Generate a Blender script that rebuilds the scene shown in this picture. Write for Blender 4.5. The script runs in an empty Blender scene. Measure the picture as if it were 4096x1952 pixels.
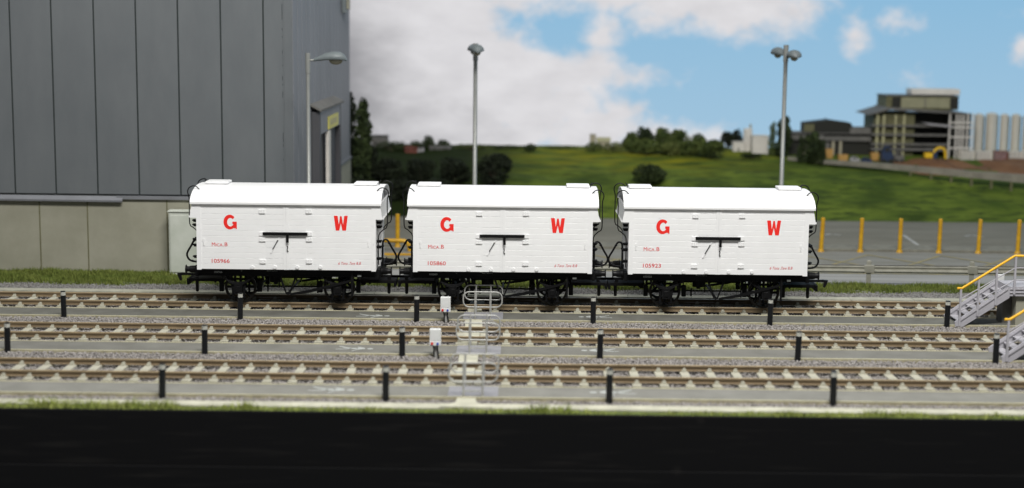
import bpy, math, random
import numpy as np
from mathutils import Vector, Matrix
random.seed(7); rng = np.random.default_rng(7)
S = bpy.context.scene
COL = S.collection
PI = math.pi

# ------------------------------------------------------------------ camera
PITCH, ROLL, YAW, HC = .1391, .0104, .0044, 7.9073
r0 = Vector((math.cos(YAW), math.sin(YAW), 0)); f0 = Vector((-math.sin(YAW), math.cos(YAW), 0)); zz = Vector((0, 0, 1))
F = f0*math.cos(PITCH) - zz*math.sin(PITCH); U = f0*math.sin(PITCH) + zz*math.cos(PITCH)
Rt = r0*math.cos(ROLL) + U*math.sin(ROLL); Up = U*math.cos(ROLL) - r0*math.sin(ROLL)
cd = bpy.data.cameras.new('camera'); cam = bpy.data.objects.new('camera', cd); COL.objects.link(cam)
M = Matrix((Rt, Up, -F)).transposed().to_4x4(); M.translation = Vector((0, 0, HC)); cam.matrix_world = M
cd.sensor_width = 36; cd.lens = 36*6156.4/4096; cd.clip_end = 600; cd.clip_start = .5
cd.dof.use_dof = True; cd.dof.focus_distance = 43.2; cd.dof.aperture_fstop = .195; cd.dof.aperture_blades = 0
S.camera = cam

# ------------------------------------------------------------------ world and hall lamps
w = bpy.data.worlds.new('World'); S.world = w; w.use_nodes = True
w.node_tree.nodes['Background'].inputs[0].default_value = (.86, .93, 1, 1)
w.node_tree.nodes['Background'].inputs[1].default_value = .16
def area(name, loc, aim, sx, sy, power, col=(1, 1, 1)):
    l = bpy.data.lights.new(name, 'AREA'); l.shape = 'RECTANGLE'; l.size = sx; l.size_y = sy; l.energy = power; l.color = col
    o = bpy.data.objects.new(name, l); COL.objects.link(o); o.location = loc
    o.rotation_euler = (Vector(aim) - Vector(loc)).to_track_quat('-Z', 'Y').to_euler(); return o
area('hall_lamp_front', (4, 15, 38), (1, 44, 0), 24, 8, 27500, (1, .985, .95))
area('hall_lamp_overhead', (4, 47, 33), (3, 50, 0), 46, 10, 4300, (1, .99, .965))
S.view_settings.view_transform = 'Standard'; S.view_settings.look = 'None'
S.view_settings.exposure = 0; S.view_settings.gamma = 1; S.view_settings.use_curve_mapping = False
S.render.engine = 'CYCLES'; S.cycles.use_denoising = True; S.cycles.max_bounces = 6
S.cycles.sample_clamp_indirect = 5

# ------------------------------------------------------------------ materials
MATS = {}
def mat(name, col, rough=.6, var=.0, scale=3., bump=0., bscale=30., col2=None, metal=0., spec=.4, trans=0., island=0., coat=0., stretch=(1,1,1), bdist=.02):
    m = bpy.data.materials.new(name); m.use_nodes = True; nt = m.node_tree; b = nt.nodes['Principled BSDF']; L = nt.links
    c = (*col, 1); b.inputs['Base Color'].default_value = c; b.inputs['Roughness'].default_value = rough
    b.inputs['Metallic'].default_value = metal; b.inputs['Specular IOR Level'].default_value = spec
    b.inputs['Transmission Weight'].default_value = trans; b.inputs['Coat Weight'].default_value = coat
    src = None
    if var or bump:
        tc = nt.nodes.new('ShaderNodeTexCoord'); mp = nt.nodes.new('ShaderNodeMapping'); mp.inputs['Scale'].default_value = stretch
        L.new(tc.outputs['Object'], mp.inputs[0])
    if var:
        n = nt.nodes.new('ShaderNodeTexNoise'); n.inputs['Scale'].default_value = scale; n.inputs['Detail'].default_value = 6; n.inputs['Roughness'].default_value = .62
        L.new(mp.outputs[0], n.inputs['Vector'])
        rr = nt.nodes.new('ShaderNodeMapRange'); rr.inputs[1].default_value = .33; rr.inputs[2].default_value = .67
        L.new(n.outputs['Fac'], rr.inputs[0])
        mx = nt.nodes.new('ShaderNodeMix'); mx.data_type = 'RGBA'; L.new(rr.outputs[0], mx.inputs[0])
        mx.inputs[6].default_value = c if col2 else tuple(x*(1-var) for x in col)+(1,)
        mx.inputs[7].default_value = (*col2, 1) if col2 else tuple(min(1, x*(1+var)) for x in col)+(1,)
        src = mx.outputs[2]
    if island:
        g = nt.nodes.new('ShaderNodeNewGeometry'); mr = nt.nodes.new('ShaderNodeMapRange')
        mr.inputs[3].default_value = 1-island; mr.inputs[4].default_value = 1+island; L.new(g.outputs['Random Per Island'], mr.inputs[0])
        vm = nt.nodes.new('ShaderNodeVectorMath'); vm.operation = 'SCALE'
        if src: L.new(src, vm.inputs[0])
        else: vm.inputs[0].default_value = col
        L.new(mr.outputs[0], vm.inputs['Scale']); src = vm.outputs[0]
    if src: L.new(src, b.inputs['Base Color'])
    if bump:
        n2 = nt.nodes.new('ShaderNodeTexNoise'); n2.inputs['Scale'].default_value = bscale; n2.inputs['Detail'].default_value = 5
        L.new(mp.outputs[0], n2.inputs['Vector']); bp = nt.nodes.new('ShaderNodeBump'); bp.inputs['Strength'].default_value = bump; bp.inputs['Distance'].default_value = bdist
        L.new(n2.outputs['Fac'], bp.inputs['Height']); L.new(bp.outputs[0], b.inputs['Normal'])
    MATS[name] = m; return m
mat('white_paint', (.83, .83, .83), .42, .02, 2., .03, 60)
mat('roof_white', (.80, .80, .80), .38, .02, 1.5, .04, 40)
mat('red_letter', (.84, .025, .018), .45)
mat('dull_red', (.66, .02, .025), .5)
mat('fine_red', (.62, .06, .08), .5)
mat('black_frame', (.0035, .0035, .004), .6, .3, 6, spec=.18)
mat('black_satin', (.0045, .0045, .005), .42, spec=.25)
mat('wheel_steel', (.022, .02, .017), .45, metal=.7)
mat('white_mark', (.42, .44, .42), .6)
mat('rail_brown', (.215, .158, .092), .6, .3, 5., stretch=(.3, 3, 3), col2=(.150, .110, .064))
mat('rail_top', (.44, .34, .20), .4, .3, 4., metal=.3)
mat('sleeper', (.32, .31, .25), .85, .16, 2.5, .4, 40, col2=(.44, .425, .345))
mat('ballast_bed', (.20, .185, .175), .95, .25, 14., .8, 30)
mat('stone', (.285, .265, .252), .9, .10, 1.2, island=.34)
mat('stone_dark', (.20, .195, .185), .9, .15, 1.2, island=.4)
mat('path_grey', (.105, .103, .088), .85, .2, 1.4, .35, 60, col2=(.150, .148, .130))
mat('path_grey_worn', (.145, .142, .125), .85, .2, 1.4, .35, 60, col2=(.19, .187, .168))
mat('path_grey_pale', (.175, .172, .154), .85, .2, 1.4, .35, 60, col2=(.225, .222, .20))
mat('path_edge', (.50, .47, .33), .75, .15, 3.)
mat('path_side', (.33, .30, .20), .8, .25, 5.)
mat('trough', (.34, .335, .27), .85, .18, 3., .2, 50)
mat('white_edge', (.45, .44, .35), .8, .2, 2.)
mat('grass', (.095, .13, .026), .85, .4, 1.6, island=.35, col2=(.165, .19, .045), spec=.15)
mat('grass_front', (.20, .25, .045), .8, .4, 1.6, island=.3, col2=(.33, .36, .10))
mat('soil', (.085, .11, .025), .95, .4, 3., .5, 25)
mat('fascia', (.0052, .0052, .0056), .8, .0, spec=.12)
mat('tarmac', (.155, .152, .128), .9, .22, .8, .3, 40, col2=(.20, .198, .18), stretch=(.5, 2, 1))
mat('tarmac_dark', (.118, .112, .086), .9, .25, .5, .3, 40, col2=(.175, .166, .134), stretch=(.4, 1, 1))
mat('road', (.235, .235, .225), .88, .18, .7, .25, 40, stretch=(.25, 3, 1))
mat('kerb', (.16, .155, .125), .85, .2, 3)
mat('yellow_line', (.30, .245, .08), .8, .5, 2.5, col2=(.175, .165, .125))
mat('white_line', (.30, .30, .28), .8, .3, 4)
mat('yellow_paint', (.60, .34, .012), .5, .18, 2.5, col2=(.42, .22, .01))
mat('yellow_rail', (.83, .45, .01), .45, .08, 4)
mat('barrier', (.27, .265, .22), .5, .15, 3., metal=.1)
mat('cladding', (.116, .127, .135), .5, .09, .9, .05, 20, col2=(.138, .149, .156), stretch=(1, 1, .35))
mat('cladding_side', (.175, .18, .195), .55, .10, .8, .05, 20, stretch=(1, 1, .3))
mat('seam_dark', (.02, .028, .027), .7)
mat('concrete', (.265, .258, .198), .85, .12, .8, .12, 25, col2=(.325, .315, .25))
mat('cabinet', (.46, .49, .42), .6, .1, 1.6, col2=(.56, .58, .52))
mat('door_dark', (.06, .06, .066), .6)
mat('sign_yellow', (.55, .50, .10), .5)
mat('lamp_grey', (.26, .265, .25), .4, .05, 5., metal=.25)
mat('lamp_head', (.13, .15, .155), .45, .05, 5)
mat('lamp_lens', (.26, .24, .17), .3)
mat('bollard', (.006, .007, .0085), .4)
mat('bollard_band', (.33, .33, .29), .25, .2, 20., col2=(.55, .55, .5))
mat('hoop_grey', (.40, .40, .38), .4, .1, 8., metal=.2)
mat('plate_grey', (.27, .27, .29), .6, .1, 6)
mat('stair_grey', (.40, .39, .42), .6, .08, 4, .1, 30)
mat('box_white', (.66, .67, .66), .5, .04, 8)
mat('button_red', (.6, .04, .03), .4); mat('button_blue', (.03, .06, .4), .4)
mat('bark', (.04, .03, .02), .9)
def leaf(n, a, b): mat(n, a, .85, .5, 1.5, island=.35, col2=b)
leaf('leaf_black', (.006, .010, .003), (.014, .022, .006))
leaf('leaf_dark', (.015, .027, .007), (.045, .065, .016))
leaf('leaf_mid', (.042, .068, .014), (.125, .155, .036))
leaf('leaf_light', (.085, .11, .026), (.18, .20, .055))
mat('bld_olive', (.125, .12, .06), .8, .2, 2); mat('bld_dark', (.018, .018, .014), .8); mat('bld_grey', (.13, .125, .115), .8, .2, 2)
mat('bld_panel', (.25, .24, .15), .8, .12, 2); mat('bld_cream', (.40, .38, .22), .8, .15, 3); mat('steel_pale', (.34, .33, .34), .6)
mat('offwhite', (.62, .59, .54), .7, .08, 2); mat('silo', (.62, .58, .50), .45, .12, 1.3, stretch=(1, 1, .3), metal=.25); mat('brick', (.16, .05, .035), .8, .3, 4)
mat('tan', (.36, .33, .24), .8); mat('earth', (.12, .055, .025), .95, .5, 1.2, .8, 8, col2=(.20, .10, .045), bdist=.1)
mat('wall_grey', (.20, .185, .15), .85, .2, 2.); mat('orange', (.42, .24, .07), .7, .2, 3); mat('dark_blue', (.02, .035, .08), .5); mat('machine_yellow', (.75, .47, .02), .5)

# meadow: green with buttercup patches
def meadow_mat():
    m = bpy.data.materials.new('meadow'); m.use_nodes = True; nt = m.node_tree; L = nt.links; b = nt.nodes['Principled BSDF']; b.inputs['Roughness'].default_value = .95
    b.inputs['Specular IOR Level'].default_value = .1
    tc = nt.nodes.new('ShaderNodeTexCoord')
    def noise(sc, st, lo, hi, det=5):
        mp = nt.nodes.new('ShaderNodeMapping'); mp.inputs['Scale'].default_value = st; L.new(tc.outputs['Object'], mp.inputs[0])
        n = nt.nodes.new('ShaderNodeTexNoise'); n.inputs['Scale'].default_value = sc; n.inputs['Detail'].default_value = det; L.new(mp.outputs[0], n.inputs['Vector'])
        r = nt.nodes.new('ShaderNodeMapRange'); r.inputs[1].default_value = lo; r.inputs[2].default_value = hi; L.new(n.outputs['Fac'], r.inputs[0]); return r.outputs[0]
    def mix(f, a, c):
        x = nt.nodes.new('ShaderNodeMix'); x.data_type = 'RGBA'; L.new(f, x.inputs[0])
        for i, v in ((6, a), (7, c)):
            if isinstance(v, tuple): x.inputs[i].default_value = (*v, 1)
            else: L.new(v, x.inputs[i])
        return x.outputs[2]
    base = mix(noise(.9, (.6, 1, 1), .35, .65), (.046, .074, .012), (.110, .150, .022))
    base = mix(noise(2.5, (.5, 1.6, 1.6), .50, .66), base, (.034, .052, .012)); base = mix(noise(.5, (.8, 1.5, 1.), .56, .72, 8), base, (.032, .052, .010))
    # buttercups over the far half of the field
    gx = nt.nodes.new('ShaderNodeSeparateXYZ'); L.new(tc.outputs['Object'], gx.inputs[0])
    r1 = nt.nodes.new('ShaderNodeMapRange'); r1.inputs[1].default_value = 68.5; r1.inputs[2].default_value = 71.5; L.new(gx.outputs[1], r1.inputs[0])
    r2 = nt.nodes.new('ShaderNodeMapRange'); r2.inputs[1].default_value = 13.; r2.inputs[2].default_value = 8.; L.new(gx.outputs[0], r2.inputs[0])
    r3 = nt.nodes.new('ShaderNodeMapRange'); r3.inputs[1].default_value = -4.; r3.inputs[2].default_value = 3.; L.new(gx.outputs[0], r3.inputs[0])
    def mul(a, c):
        k = nt.nodes.new('ShaderNodeMath'); k.operation = 'MULTIPLY'; L.new(a, k.inputs[0]); L.new(c, k.inputs[1]); return k.outputs[0]
    base = mix(mul(mul(mul(r1.outputs[0], r2.outputs[0]), r3.outputs[0]), noise(1.1, (.5, 2, 2), .38, .66)), base, (.20, .19, .012))
    # shade over the left of the meadow, mixed into its green
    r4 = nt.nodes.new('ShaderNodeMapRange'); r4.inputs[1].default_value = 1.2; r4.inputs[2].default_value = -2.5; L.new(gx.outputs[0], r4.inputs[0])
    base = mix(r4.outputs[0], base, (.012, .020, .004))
    L.new(base, b.inputs['Base Color']); MATS['meadow'] = m
meadow_mat()

# ------------------------------------------------------------------ mesh builder
class MB:
    def __init__(s): s.v = []; s.f = []; s.m = []; s.sm = []; s.mats = []
    def mi(s, m):
        if m not in s.mats: s.mats.append(m)
        return s.mats.index(m)
    def add(s, vs, fs, m, smooth=False):
        o = len(s.v); s.v += [tuple(p) for p in vs]; k = s.mi(m)
        for f in fs: s.f.append(tuple(i+o for i in f)); s.m.append(k); s.sm.append(smooth)
        return s
    def box(s, x0, x1, y0, y1, z0, z1, m):
        vs = [(x0,y0,z0),(x1,y0,z0),(x1,y1,z0),(x0,y1,z0),(x0,y0,z1),(x1,y0,z1),(x1,y1,z1),(x0,y1,z1)]
        return s.add(vs, [(3,2,1,0),(4,5,6,7),(0,1,5,4),(1,2,6,5),(2,3,7,6),(3,0,4,7)], m)
    def prism(s, poly, axis, a0, a1, m, smooth=False):
        # poly is a list of 2-D points; axis 'x': (y,z), 'y': (x,z), 'z': (x,y)
        def P(p, a): return {'x': (a, p[0], p[1]), 'y': (p[0], a, p[1]), 'z': (p[0], p[1], a)}[axis]
        n = len(poly); vs = [P(p, a0) for p in poly] + [P(p, a1) for p in poly]
        s.add(vs, [(i, (i+1) % n, (i+1) % n + n, i+n) for i in range(n)], m, smooth)
        s.add(vs, [tuple(range(n))[::-1], tuple(range(n, 2*n))], m); return s
    def tube(s, pts, r, m, n=10, caps=True, rr=None):
        pts = [Vector(p) for p in pts]; rings = []
        up = Vector((0, 0, 1)); prev = None
        for i, p in enumerate(pts):
            t = (pts[min(i+1, len(pts)-1)] - pts[max(i-1, 0)]).normalized()
            if prev is None:
                a = t.orthogonal().normalized()
            else:
                a = (prev - t*prev.dot(t)).normalized()
            prev = a; b = t.cross(a); q = rr[i] if rr else r
            rings.append([p + (a*math.cos(2*PI*k/n) + b*math.sin(2*PI*k/n))*q for k in range(n)])
        vs = [q for g in rings for q in g]; fs = []
        for i in range(len(rings)-1):
            for k in range(n): fs.append((i*n+k, i*n+(k+1) % n, (i+1)*n+(k+1) % n, (i+1)*n+k))
        s.add(vs, fs, m, True)
        if caps: s.add(vs, [tuple(range(n))[::-1], tuple(range((len(rings)-1)*n, len(rings)*n))], m)
        return s
    def cyl(s, p0, p1, r, m, n=16, r1=None): return s.tube([p0, p1], r, m, n, rr=[r, r if r1 is None else r1])
    def ell(s, c, r, m, nu=14, nv=9, lo=0.):
        vs = []; fs = []
        for j in range(nv+1):
            th = PI*j/nv
            for i in range(nu):
                ph = 2*PI*i/nu; z = math.cos(th)
                if z < -1+lo: z = -1+lo
                vs.append((c[0]+r[0]*math.sin(th)*math.cos(ph), c[1]+r[1]*math.sin(th)*math.sin(ph), c[2]+r[2]*z))
        for j in range(nv):
            for i in range(nu): fs.append((j*nu+i, (j+1)*nu+i, (j+1)*nu+(i+1) % nu, j*nu+(i+1) % nu))
        return s.add(vs, fs, m, True)
    def text(s, txt, x, y, z, h, m, width=None, shear=0., off=0., ext=.0015, face=-1):
        """letters standing on the plane y, baseline z, cap height h, left edge x (mirrored when face=+1)"""
        cu = bpy.data.curves.new('t', 'FONT'); cu.body = txt; cu.size = 1; cu.shear = shear; cu.offset = off; cu.extrude = ext; cu.resolution_u = 4
        o = bpy.data.objects.new('t', cu); COL.objects.link(o); bpy.context.view_layer.update()
        me = bpy.data.meshes.new_from_object(o.evaluated_get(bpy.context.evaluated_depsgraph_get()))
        co = np.empty(len(me.vertices)*3); me.vertices.foreach_get('co', co); co = co.reshape(-1, 3)
        k = h/co[:, 1].max() if 'C' not in txt or len(txt) > 3 else h/.729*1.0; x0 = co[:, 0].min(); kx = (width/(co[:, 0].max()-x0)) if width else k
        vs = [(x + (c[0]-x0)*kx*(-face), y + c[2]*face*0.8, z + c[1]*k) for c in co]
        fs = [tuple(p.vertices) for p in me.polygons]; s.add(vs, fs, m)
        bpy.data.objects.remove(o); bpy.data.curves.remove(cu); bpy.data.meshes.remove(me); return s
    def build(s, name, parent=None, loc=None, bevel=0, mesh_only=False):
        me = bpy.data.meshes.new(name); me.from_pydata(s.v, [], s.f)
        for mm in s.mats: me.materials.append(MATS[mm])
        me.polygons.foreach_set('material_index', s.m); me.polygons.foreach_set('use_smooth', s.sm); me.update()
        o = bpy.data.objects.new(name, me); COL.objects.link(o)
        if parent: o.parent = parent
        if loc: o.location = loc
        if bevel:
            b = o.modifiers.new('bevel', 'BEVEL'); b.width = bevel; b.segments = 2; b.limit_method = 'ANGLE'; b.angle_limit = math.radians(40)
        return o
def empty(name, loc=(0, 0, 0), rz=0.):
    o = bpy.data.objects.new(name, None); COL.objects.link(o); o.location = loc; o.rotation_euler = (0, 0, rz); o.empty_display_size = .2; return o
def tag(o, label=None, cat=None, group=None, kind=None):
    for k, v in (('label', label), ('category', cat), ('group', group), ('kind', kind)):
        if v: o[k] = v
    return o
def kids(o): return [c for c in bpy.data.objects if c.parent == o]
def copy_tree(o, parent=None):
    c = o.copy(); COL.objects.link(c)
    if parent: c.parent = parent
    for ch in kids(o): copy_tree(ch, c)
    return c
def arc(cx, cz, r, a0, a1, n): return [(cx + r*math.cos(math.radians(a0+(a1-a0)*i/n)), cz + r*math.sin(math.radians(a0+(a1-a0)*i/n))) for i in range(n+1)]
def soup(name, V, Fc, mats, mi=None):
    me = bpy.data.meshes.new(name); k = Fc.shape[1]
    me.vertices.add(len(V)); me.vertices.foreach_set('co', V.astype(np.float32).ravel())
    me.loops.add(Fc.size); me.loops.foreach_set('vertex_index', Fc.astype(np.int32).ravel())
    me.polygons.add(len(Fc)); me.polygons.foreach_set('loop_start', np.arange(0, Fc.size, k, dtype=np.int32))
    try: me.polygons.foreach_set('loop_total', np.full(len(Fc), k, dtype=np.int32))
    except Exception: pass
    for m in mats: me.materials.append(MATS[m])
    if mi is not None: me.polygons.foreach_set('material_index', mi.astype(np.int32))
    me.update(calc_edges=True); me.validate()
    o = bpy.data.objects.new(name, me); COL.objects.link(o); return o

# ================================================================== SETTING
Y1, Y2, Y3 = 42.933, 38.427, 34.105
XL, XR = -24., 24.
gnd = MB(); gnd.box(XL-8, XR+10, 31.09, 47.2, -.35, 0, 'ballast_bed')
for a_, c_ in ((Y1-.80, Y1+1.7), (Y2-.84, Y2+1.7), (Y3-.90, Y3+1.7)): gnd.prism([(a_, .001), (c_+.3, .001), (c_-.3, .03), (a_+.02, .03)], 'x', XL, XR, 'ballast_bed')
tag(gnd.build('ballast_ground'), kind='structure')
# sky: a tall curved sheet behind everything
def sky():
    m = bpy.data.materials.new('sky'); m.use_nodes = True; nt = m.node_tree; L = nt.links; nt.nodes.clear()
    out = nt.nodes.new('ShaderNodeOutputMaterial'); em = nt.nodes.new('ShaderNodeEmission'); L.new(em.outputs[0], out.inputs[0])
    tc = nt.nodes.new('ShaderNodeTexCoord')
    def noise(sc, det, st=(1, 1, 1), dist=0.):
        mp = nt.nodes.new('ShaderNodeMapping'); mp.inputs['Scale'].default_value = st; L.new(tc.outputs['Object'], mp.inputs[0])
        n = nt.nodes.new('ShaderNodeTexNoise'); n.inputs['Scale'].default_value = sc; n.inputs['Detail'].default_value = det; n.inputs['Roughness'].default_value = .55
        n.inputs['Distortion'].default_value = dist; L.new(mp.outputs[0], n.inputs['Vector']); return n
    def op(o, a, b=None, cl=False):
        k = nt.nodes.new('ShaderNodeMath'); k.operation = o; k.use_clamp = cl
        for i, v in enumerate((a, b)):
            if v is None: continue
            if isinstance(v, (int, float)): k.inputs[i].default_value = v
            else: L.new(v, k.inputs[i])
        return k.outputs[0]
    def blobs(lst):
        cur = None
        for cx, cz, rx, rz in lst:
            a = nt.nodes.new('ShaderNodeVectorMath'); a.operation = 'SUBTRACT'; L.new(tc.outputs['Object'], a.inputs[0]); a.inputs[1].default_value = (cx, 0, cz)
            c = nt.nodes.new('ShaderNodeVectorMath'); c.operation = 'MULTIPLY'; L.new(a.outputs[0], c.inputs[0]); c.inputs[1].default_value = (1/rx, 0, 1/rz)
            d = nt.nodes.new('ShaderNodeVectorMath'); d.operation = 'LENGTH'; L.new(c.outputs[0], d.inputs[0])
            v = op('MULTIPLY', op('SUBTRACT', 1, d.outputs['Value']), min(rx, rz)*.8)
            cur = v if cur is None else op('SMOOTH_MAX' if False else 'MAXIMUM', cur, v)
        return cur
    def mix(f, a, c):
        x = nt.nodes.new('ShaderNodeMix'); x.data_type = 'RGBA'; x.clamp_factor = True; L.new(f, x.inputs[0])
        for i, v in ((6, a), (7, c)):
            if isinstance(v, tuple): x.inputs[i].default_value = (*v, 1)
            else: L.new(v, x.inputs[i])
        return x.outputs[2]
    B = [(-6.6,6.1,6.4,6.2),(-1.9,5.0,5.2,2.8),(1.9,5.6,3.2,1.5),(4.0,6.0,1.55,1.2),(5.7,5.5,1.9,.72),(-3.3,2.4,11,1.7),(3.2,2.7,4.8,1.6),(0.5,3.6,4.5,1.8),(2.2,4.4,2.6,1.2),
         (5.1,3.5,1.6,1.1),(7.6,2.5,3.0,1.0),(-.3,9.6,4.5,.95),(4.6,9.8,5.8,1.3),(7.6,9.3,3.0,1.7),(10.9,9.3,5.2,2.0),(4.1,7.9,1.2,1.4),(17.1,7.8,.75,1.1),(19.2,8.4,.7,.2),(20.1,5.6,.6,.35),(25.9,7.4,.7,.7),(26,8.8,1.0,.3),
         (-16,8,9,6),(-20,3,9,3),(-4,15,12,3.5),(12,16,7,2.6),(32,14,6,2.5),(34,5,5,1.2)]
    n1 = noise(.42, 7, (1, 1, 1.4), .3); n2 = noise(1.5, 6, (1, 1, 1.3), .4)
    f = op('ADD', blobs(B), op('ADD', op('MULTIPLY', op('SUBTRACT', n1.outputs['Fac'], .5), 2.0), op('MULTIPLY', op('SUBTRACT', n2.outputs['Fac'], .5), .8)))
    mask = nt.nodes.new('ShaderNodeMapRange'); mask.interpolation_type = 'SMOOTHSTEP'; mask.inputs[1].default_value = -.32; mask.inputs[2].default_value = .75; L.new(f, mask.inputs[0])
    G = [(-11.2,4.2,5.6,7.5),(-15,6,8,8),(-7.3,2.9,4.6,1.8)]
    g = op('ADD', blobs(G), op('MULTIPLY', op('SUBTRACT', noise(.35, 6, (.8, 1, 1.8), .3).outputs['Fac'], .5), 4.))
    gm = nt.nodes.new('ShaderNodeMapRange'); gm.interpolation_type = 'SMOOTHSTEP'; gm.inputs[1].default_value = -1.0; gm.inputs[2].default_value = 3.0; L.new(g, gm.inputs[0])
    n3 = noise(.6, 6, (.7, 1, 1.6)); r3 = nt.nodes.new('ShaderNodeMapRange'); r3.inputs[1].default_value = .3; r3.inputs[2].default_value = .7; L.new(n3.outputs['Fac'], r3.inputs[0])
    cloud = mix(r3.outputs[0], (.66, .65, .67), (.76, .75, .77)); cloud = mix(gm.outputs[0], cloud, (.31, .308, .325))
    sx = nt.nodes.new('ShaderNodeSeparateXYZ'); L.new(tc.outputs['Object'], sx.inputs[0])
    bz = nt.nodes.new('ShaderNodeMapRange'); bz.inputs[1].default_value = 1.; bz.inputs[2].default_value = 11.; L.new(sx.outputs[2], bz.inputs[0])
    blue = mix(bz.outputs[0], (.37, .56, .72), (.25, .485, .70))
    L.new(mix(mask.outputs[0], blue, cloud), em.inputs[0]); em.inputs[1].default_value = 1.0
    MATS['sky'] = m
    b = MB(); xs = np.linspace(-46, 46, 47); vs = []; fs = []
    for x in xs:
        y = 80 - max(0, abs(x)-26)**1.75*.16
        vs += [(x, y, -3), (x, y, 24)]
    for i in range(len(xs)-1): fs.append((2*i, 2*i+2, 2*i+3, 2*i+1))
    b.add(vs, fs, 'sky', True); tag(b.build('sky'), kind='structure')
sky()
# meadow
PY = [64.1, 64.4, 66, 68, 69.5, 71, 72.3, 73.5, 74.6, 76, 79]; PZ = [-.06, .0, .60, 1.253, 1.53, 1.772, 1.97, 2.155, 2.251, 2.2, 1.6]
def gz(y): return float(np.interp(y, PY, PZ))
vs = []; fs = []; xs = np.linspace(-34, 38, 145); ys = np.linspace(64.1, 79, 70)
for y in ys:
    for x in xs:
        b_ = .05*math.sin(x*1.3+y*2.1)*math.sin(y*.9-x*.4) + rng.normal(0, .012)
        vs.append((x, y, gz(y) + (b_ if 64.8 < y < 75 else b_*.3)))
for j in range(69):
    for i in range(144): a = j*145+i; fs.append((a, a+1, a+146, a+145))
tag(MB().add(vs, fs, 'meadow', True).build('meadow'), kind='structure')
# base below, roads and car park
MB().box(-34, 40, 47.2, 64.6, -.5, -.02, 'tarmac').build('ground_slab')['kind'] = 'structure'
b = MB(); b.box(-7.3, 34, 47.9, 50.2, -.02, .0, 'road'); tag(b.build('access_road'), kind='structure')
b = MB(); b.box(-7.3, 34, 50.2, 55.45, -.02, .004, 'tarmac'); tag(b.build('hatched_road'), kind='structure')
b = MB(); b.box(-7.3, 34, 56.75, 64.5, -.02, .02, 'tarmac_dark'); tag(b.build('car_park'), kind='structure')
b = MB(); b.box(-7.3, 34, 55.45, 56.75, -.02, .09, 'kerb'); tag(b.build('raised_kerb_strip', bevel=.02), kind='structure')
# painted road markings
def strip(mb, p, q, w_, z, m):
    p = Vector(p); q = Vector(q); d = (q-p).normalized(); n = Vector((-d.y, d.x))*w_/2
    mb.add([(*(p-n), z), (*(q-n), z), (*(q+n), z), (*(p+n), z)], [(0, 1, 2, 3)], m)
ym = MB(); strip(ym, (-7, 50.3), (33, 50.3), .10, .012, 'yellow_line')
for k in range(-3, 14):
    x = k*2.6 - .5
    strip(ym, (x, 51.0), (x+2.6, 54.6), .13, .013, 'yellow_line'); strip(ym, (x+2.6, 51.0), (x, 54.6), .13, .017, 'yellow_line')
tag(ym.build('road_marking_hatching'), 'faded yellow cross hatching on the road behind the grey crash barrier', 'road marking')
def wmark(pts, wd, label):
    m_ = MB()
    for p, q in pts: strip(m_, p, q, wd, .026, 'white_line')
    tag(m_.build('road_marking'), label, 'road marking')
wmark([((15.13, 60.2), (14.95, 57.0))], .16, 'slanting white bay line on the dark car park behind the yellow posts')
wmark([((12.0, 59.9), (12.35, 60.2)), ((12.35, 60.2), (12.6, 59.8))], .16, 'short worn white mark on the car park, left of the slanting bay line')
wmark([((17.5, 59.9), (17.85, 60.3)), ((17.85, 60.3), (18.2, 59.8))], .16, 'short worn white mark on the car park, right of the slanting bay line')

# ---- ballast stones
def stones(name, regions, n, size, m, label=None):
    base = np.array([(1,0,0),(-1,0,0),(0,1,0),(0,-1,0),(0,0,1),(0,0,-1)], float)
    tri = np.array([(0,2,4),(2,1,4),(1,3,4),(3,0,4),(2,0,5),(1,2,5),(3,1,5),(0,3,5)])
    A = np.array([(r[1]-r[0])*(r[3]-r[2]) for r in regions]); pick = rng.choice(len(regions), n, p=A/A.sum()); R = np.array([r[:5] for r in regions])[pick]
    P = np.stack([rng.uniform(R[:,0], R[:,1]), rng.uniform(R[:,2], R[:,3]), R[:,4]+rng.uniform(-.01, .018, n)], 1)
    sc = rng.uniform(.55, 1.2, (n, 1, 3))*size*np.array([1, 1, .75])
    V = base[None]*sc*rng.uniform(.75, 1.25, (n, 6, 1))
    th = rng.uniform(0, 2*PI, n); c, s_ = np.cos(th), np.sin(th); ph = rng.uniform(-.7, .7, n); c2, s2 = np.cos(ph), np.sin(ph)
    X = V[..., 0]*c2[:, None] - V[..., 2]*s2[:, None]; Zz = V[..., 0]*s2[:, None] + V[..., 2]*c2[:, None]; Yy = V[..., 1]
    V = np.stack([X*c[:, None]-Yy*s_[:, None], X*s_[:, None]+Yy*c[:, None], Zz], -1) + P[:, None, :]
    Fc = tri[None] + (np.arange(n)*6)[:, None, None]
    o = soup(name, V.reshape(-1, 3), Fc.reshape(-1, 3), [m]); return tag(o, label, kind='stuff')
xa, xb = -19, 19
regs = []
for yc, f0_, b1_ in ((Y1, -.80, 1.9), (Y2, -.83, 40.97-Y2), (Y3, -.89, 36.46-Y3)):
    g = .6285
    regs += [(xa, xb, yc+f0_, yc-g-.09, .075), (xa, xb, yc-g+.07, yc+g-.13, .078), (xa, xb, yc+g+.08, yc+1.35, .070), (xa, xb, yc+1.35, yc+b1_, .035), (xa, xb, yc-g-.09, yc-g+.07, .035), (xa, xb, yc+g-.13, yc+g+.08, .035)]
stones('ballast_stones', regs + [(xa, xb, 31.7, 32.14, .012)], 170000, .032, 'stone', 'grey pinkish ballast stones filling the spaces between the tracks')
stones('gravel', [(-22, 22, 45.25, 46.9, .0)], 22000, .034, 'stone_dark', 'dark grey gravel between the concrete trough and the grass')

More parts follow.
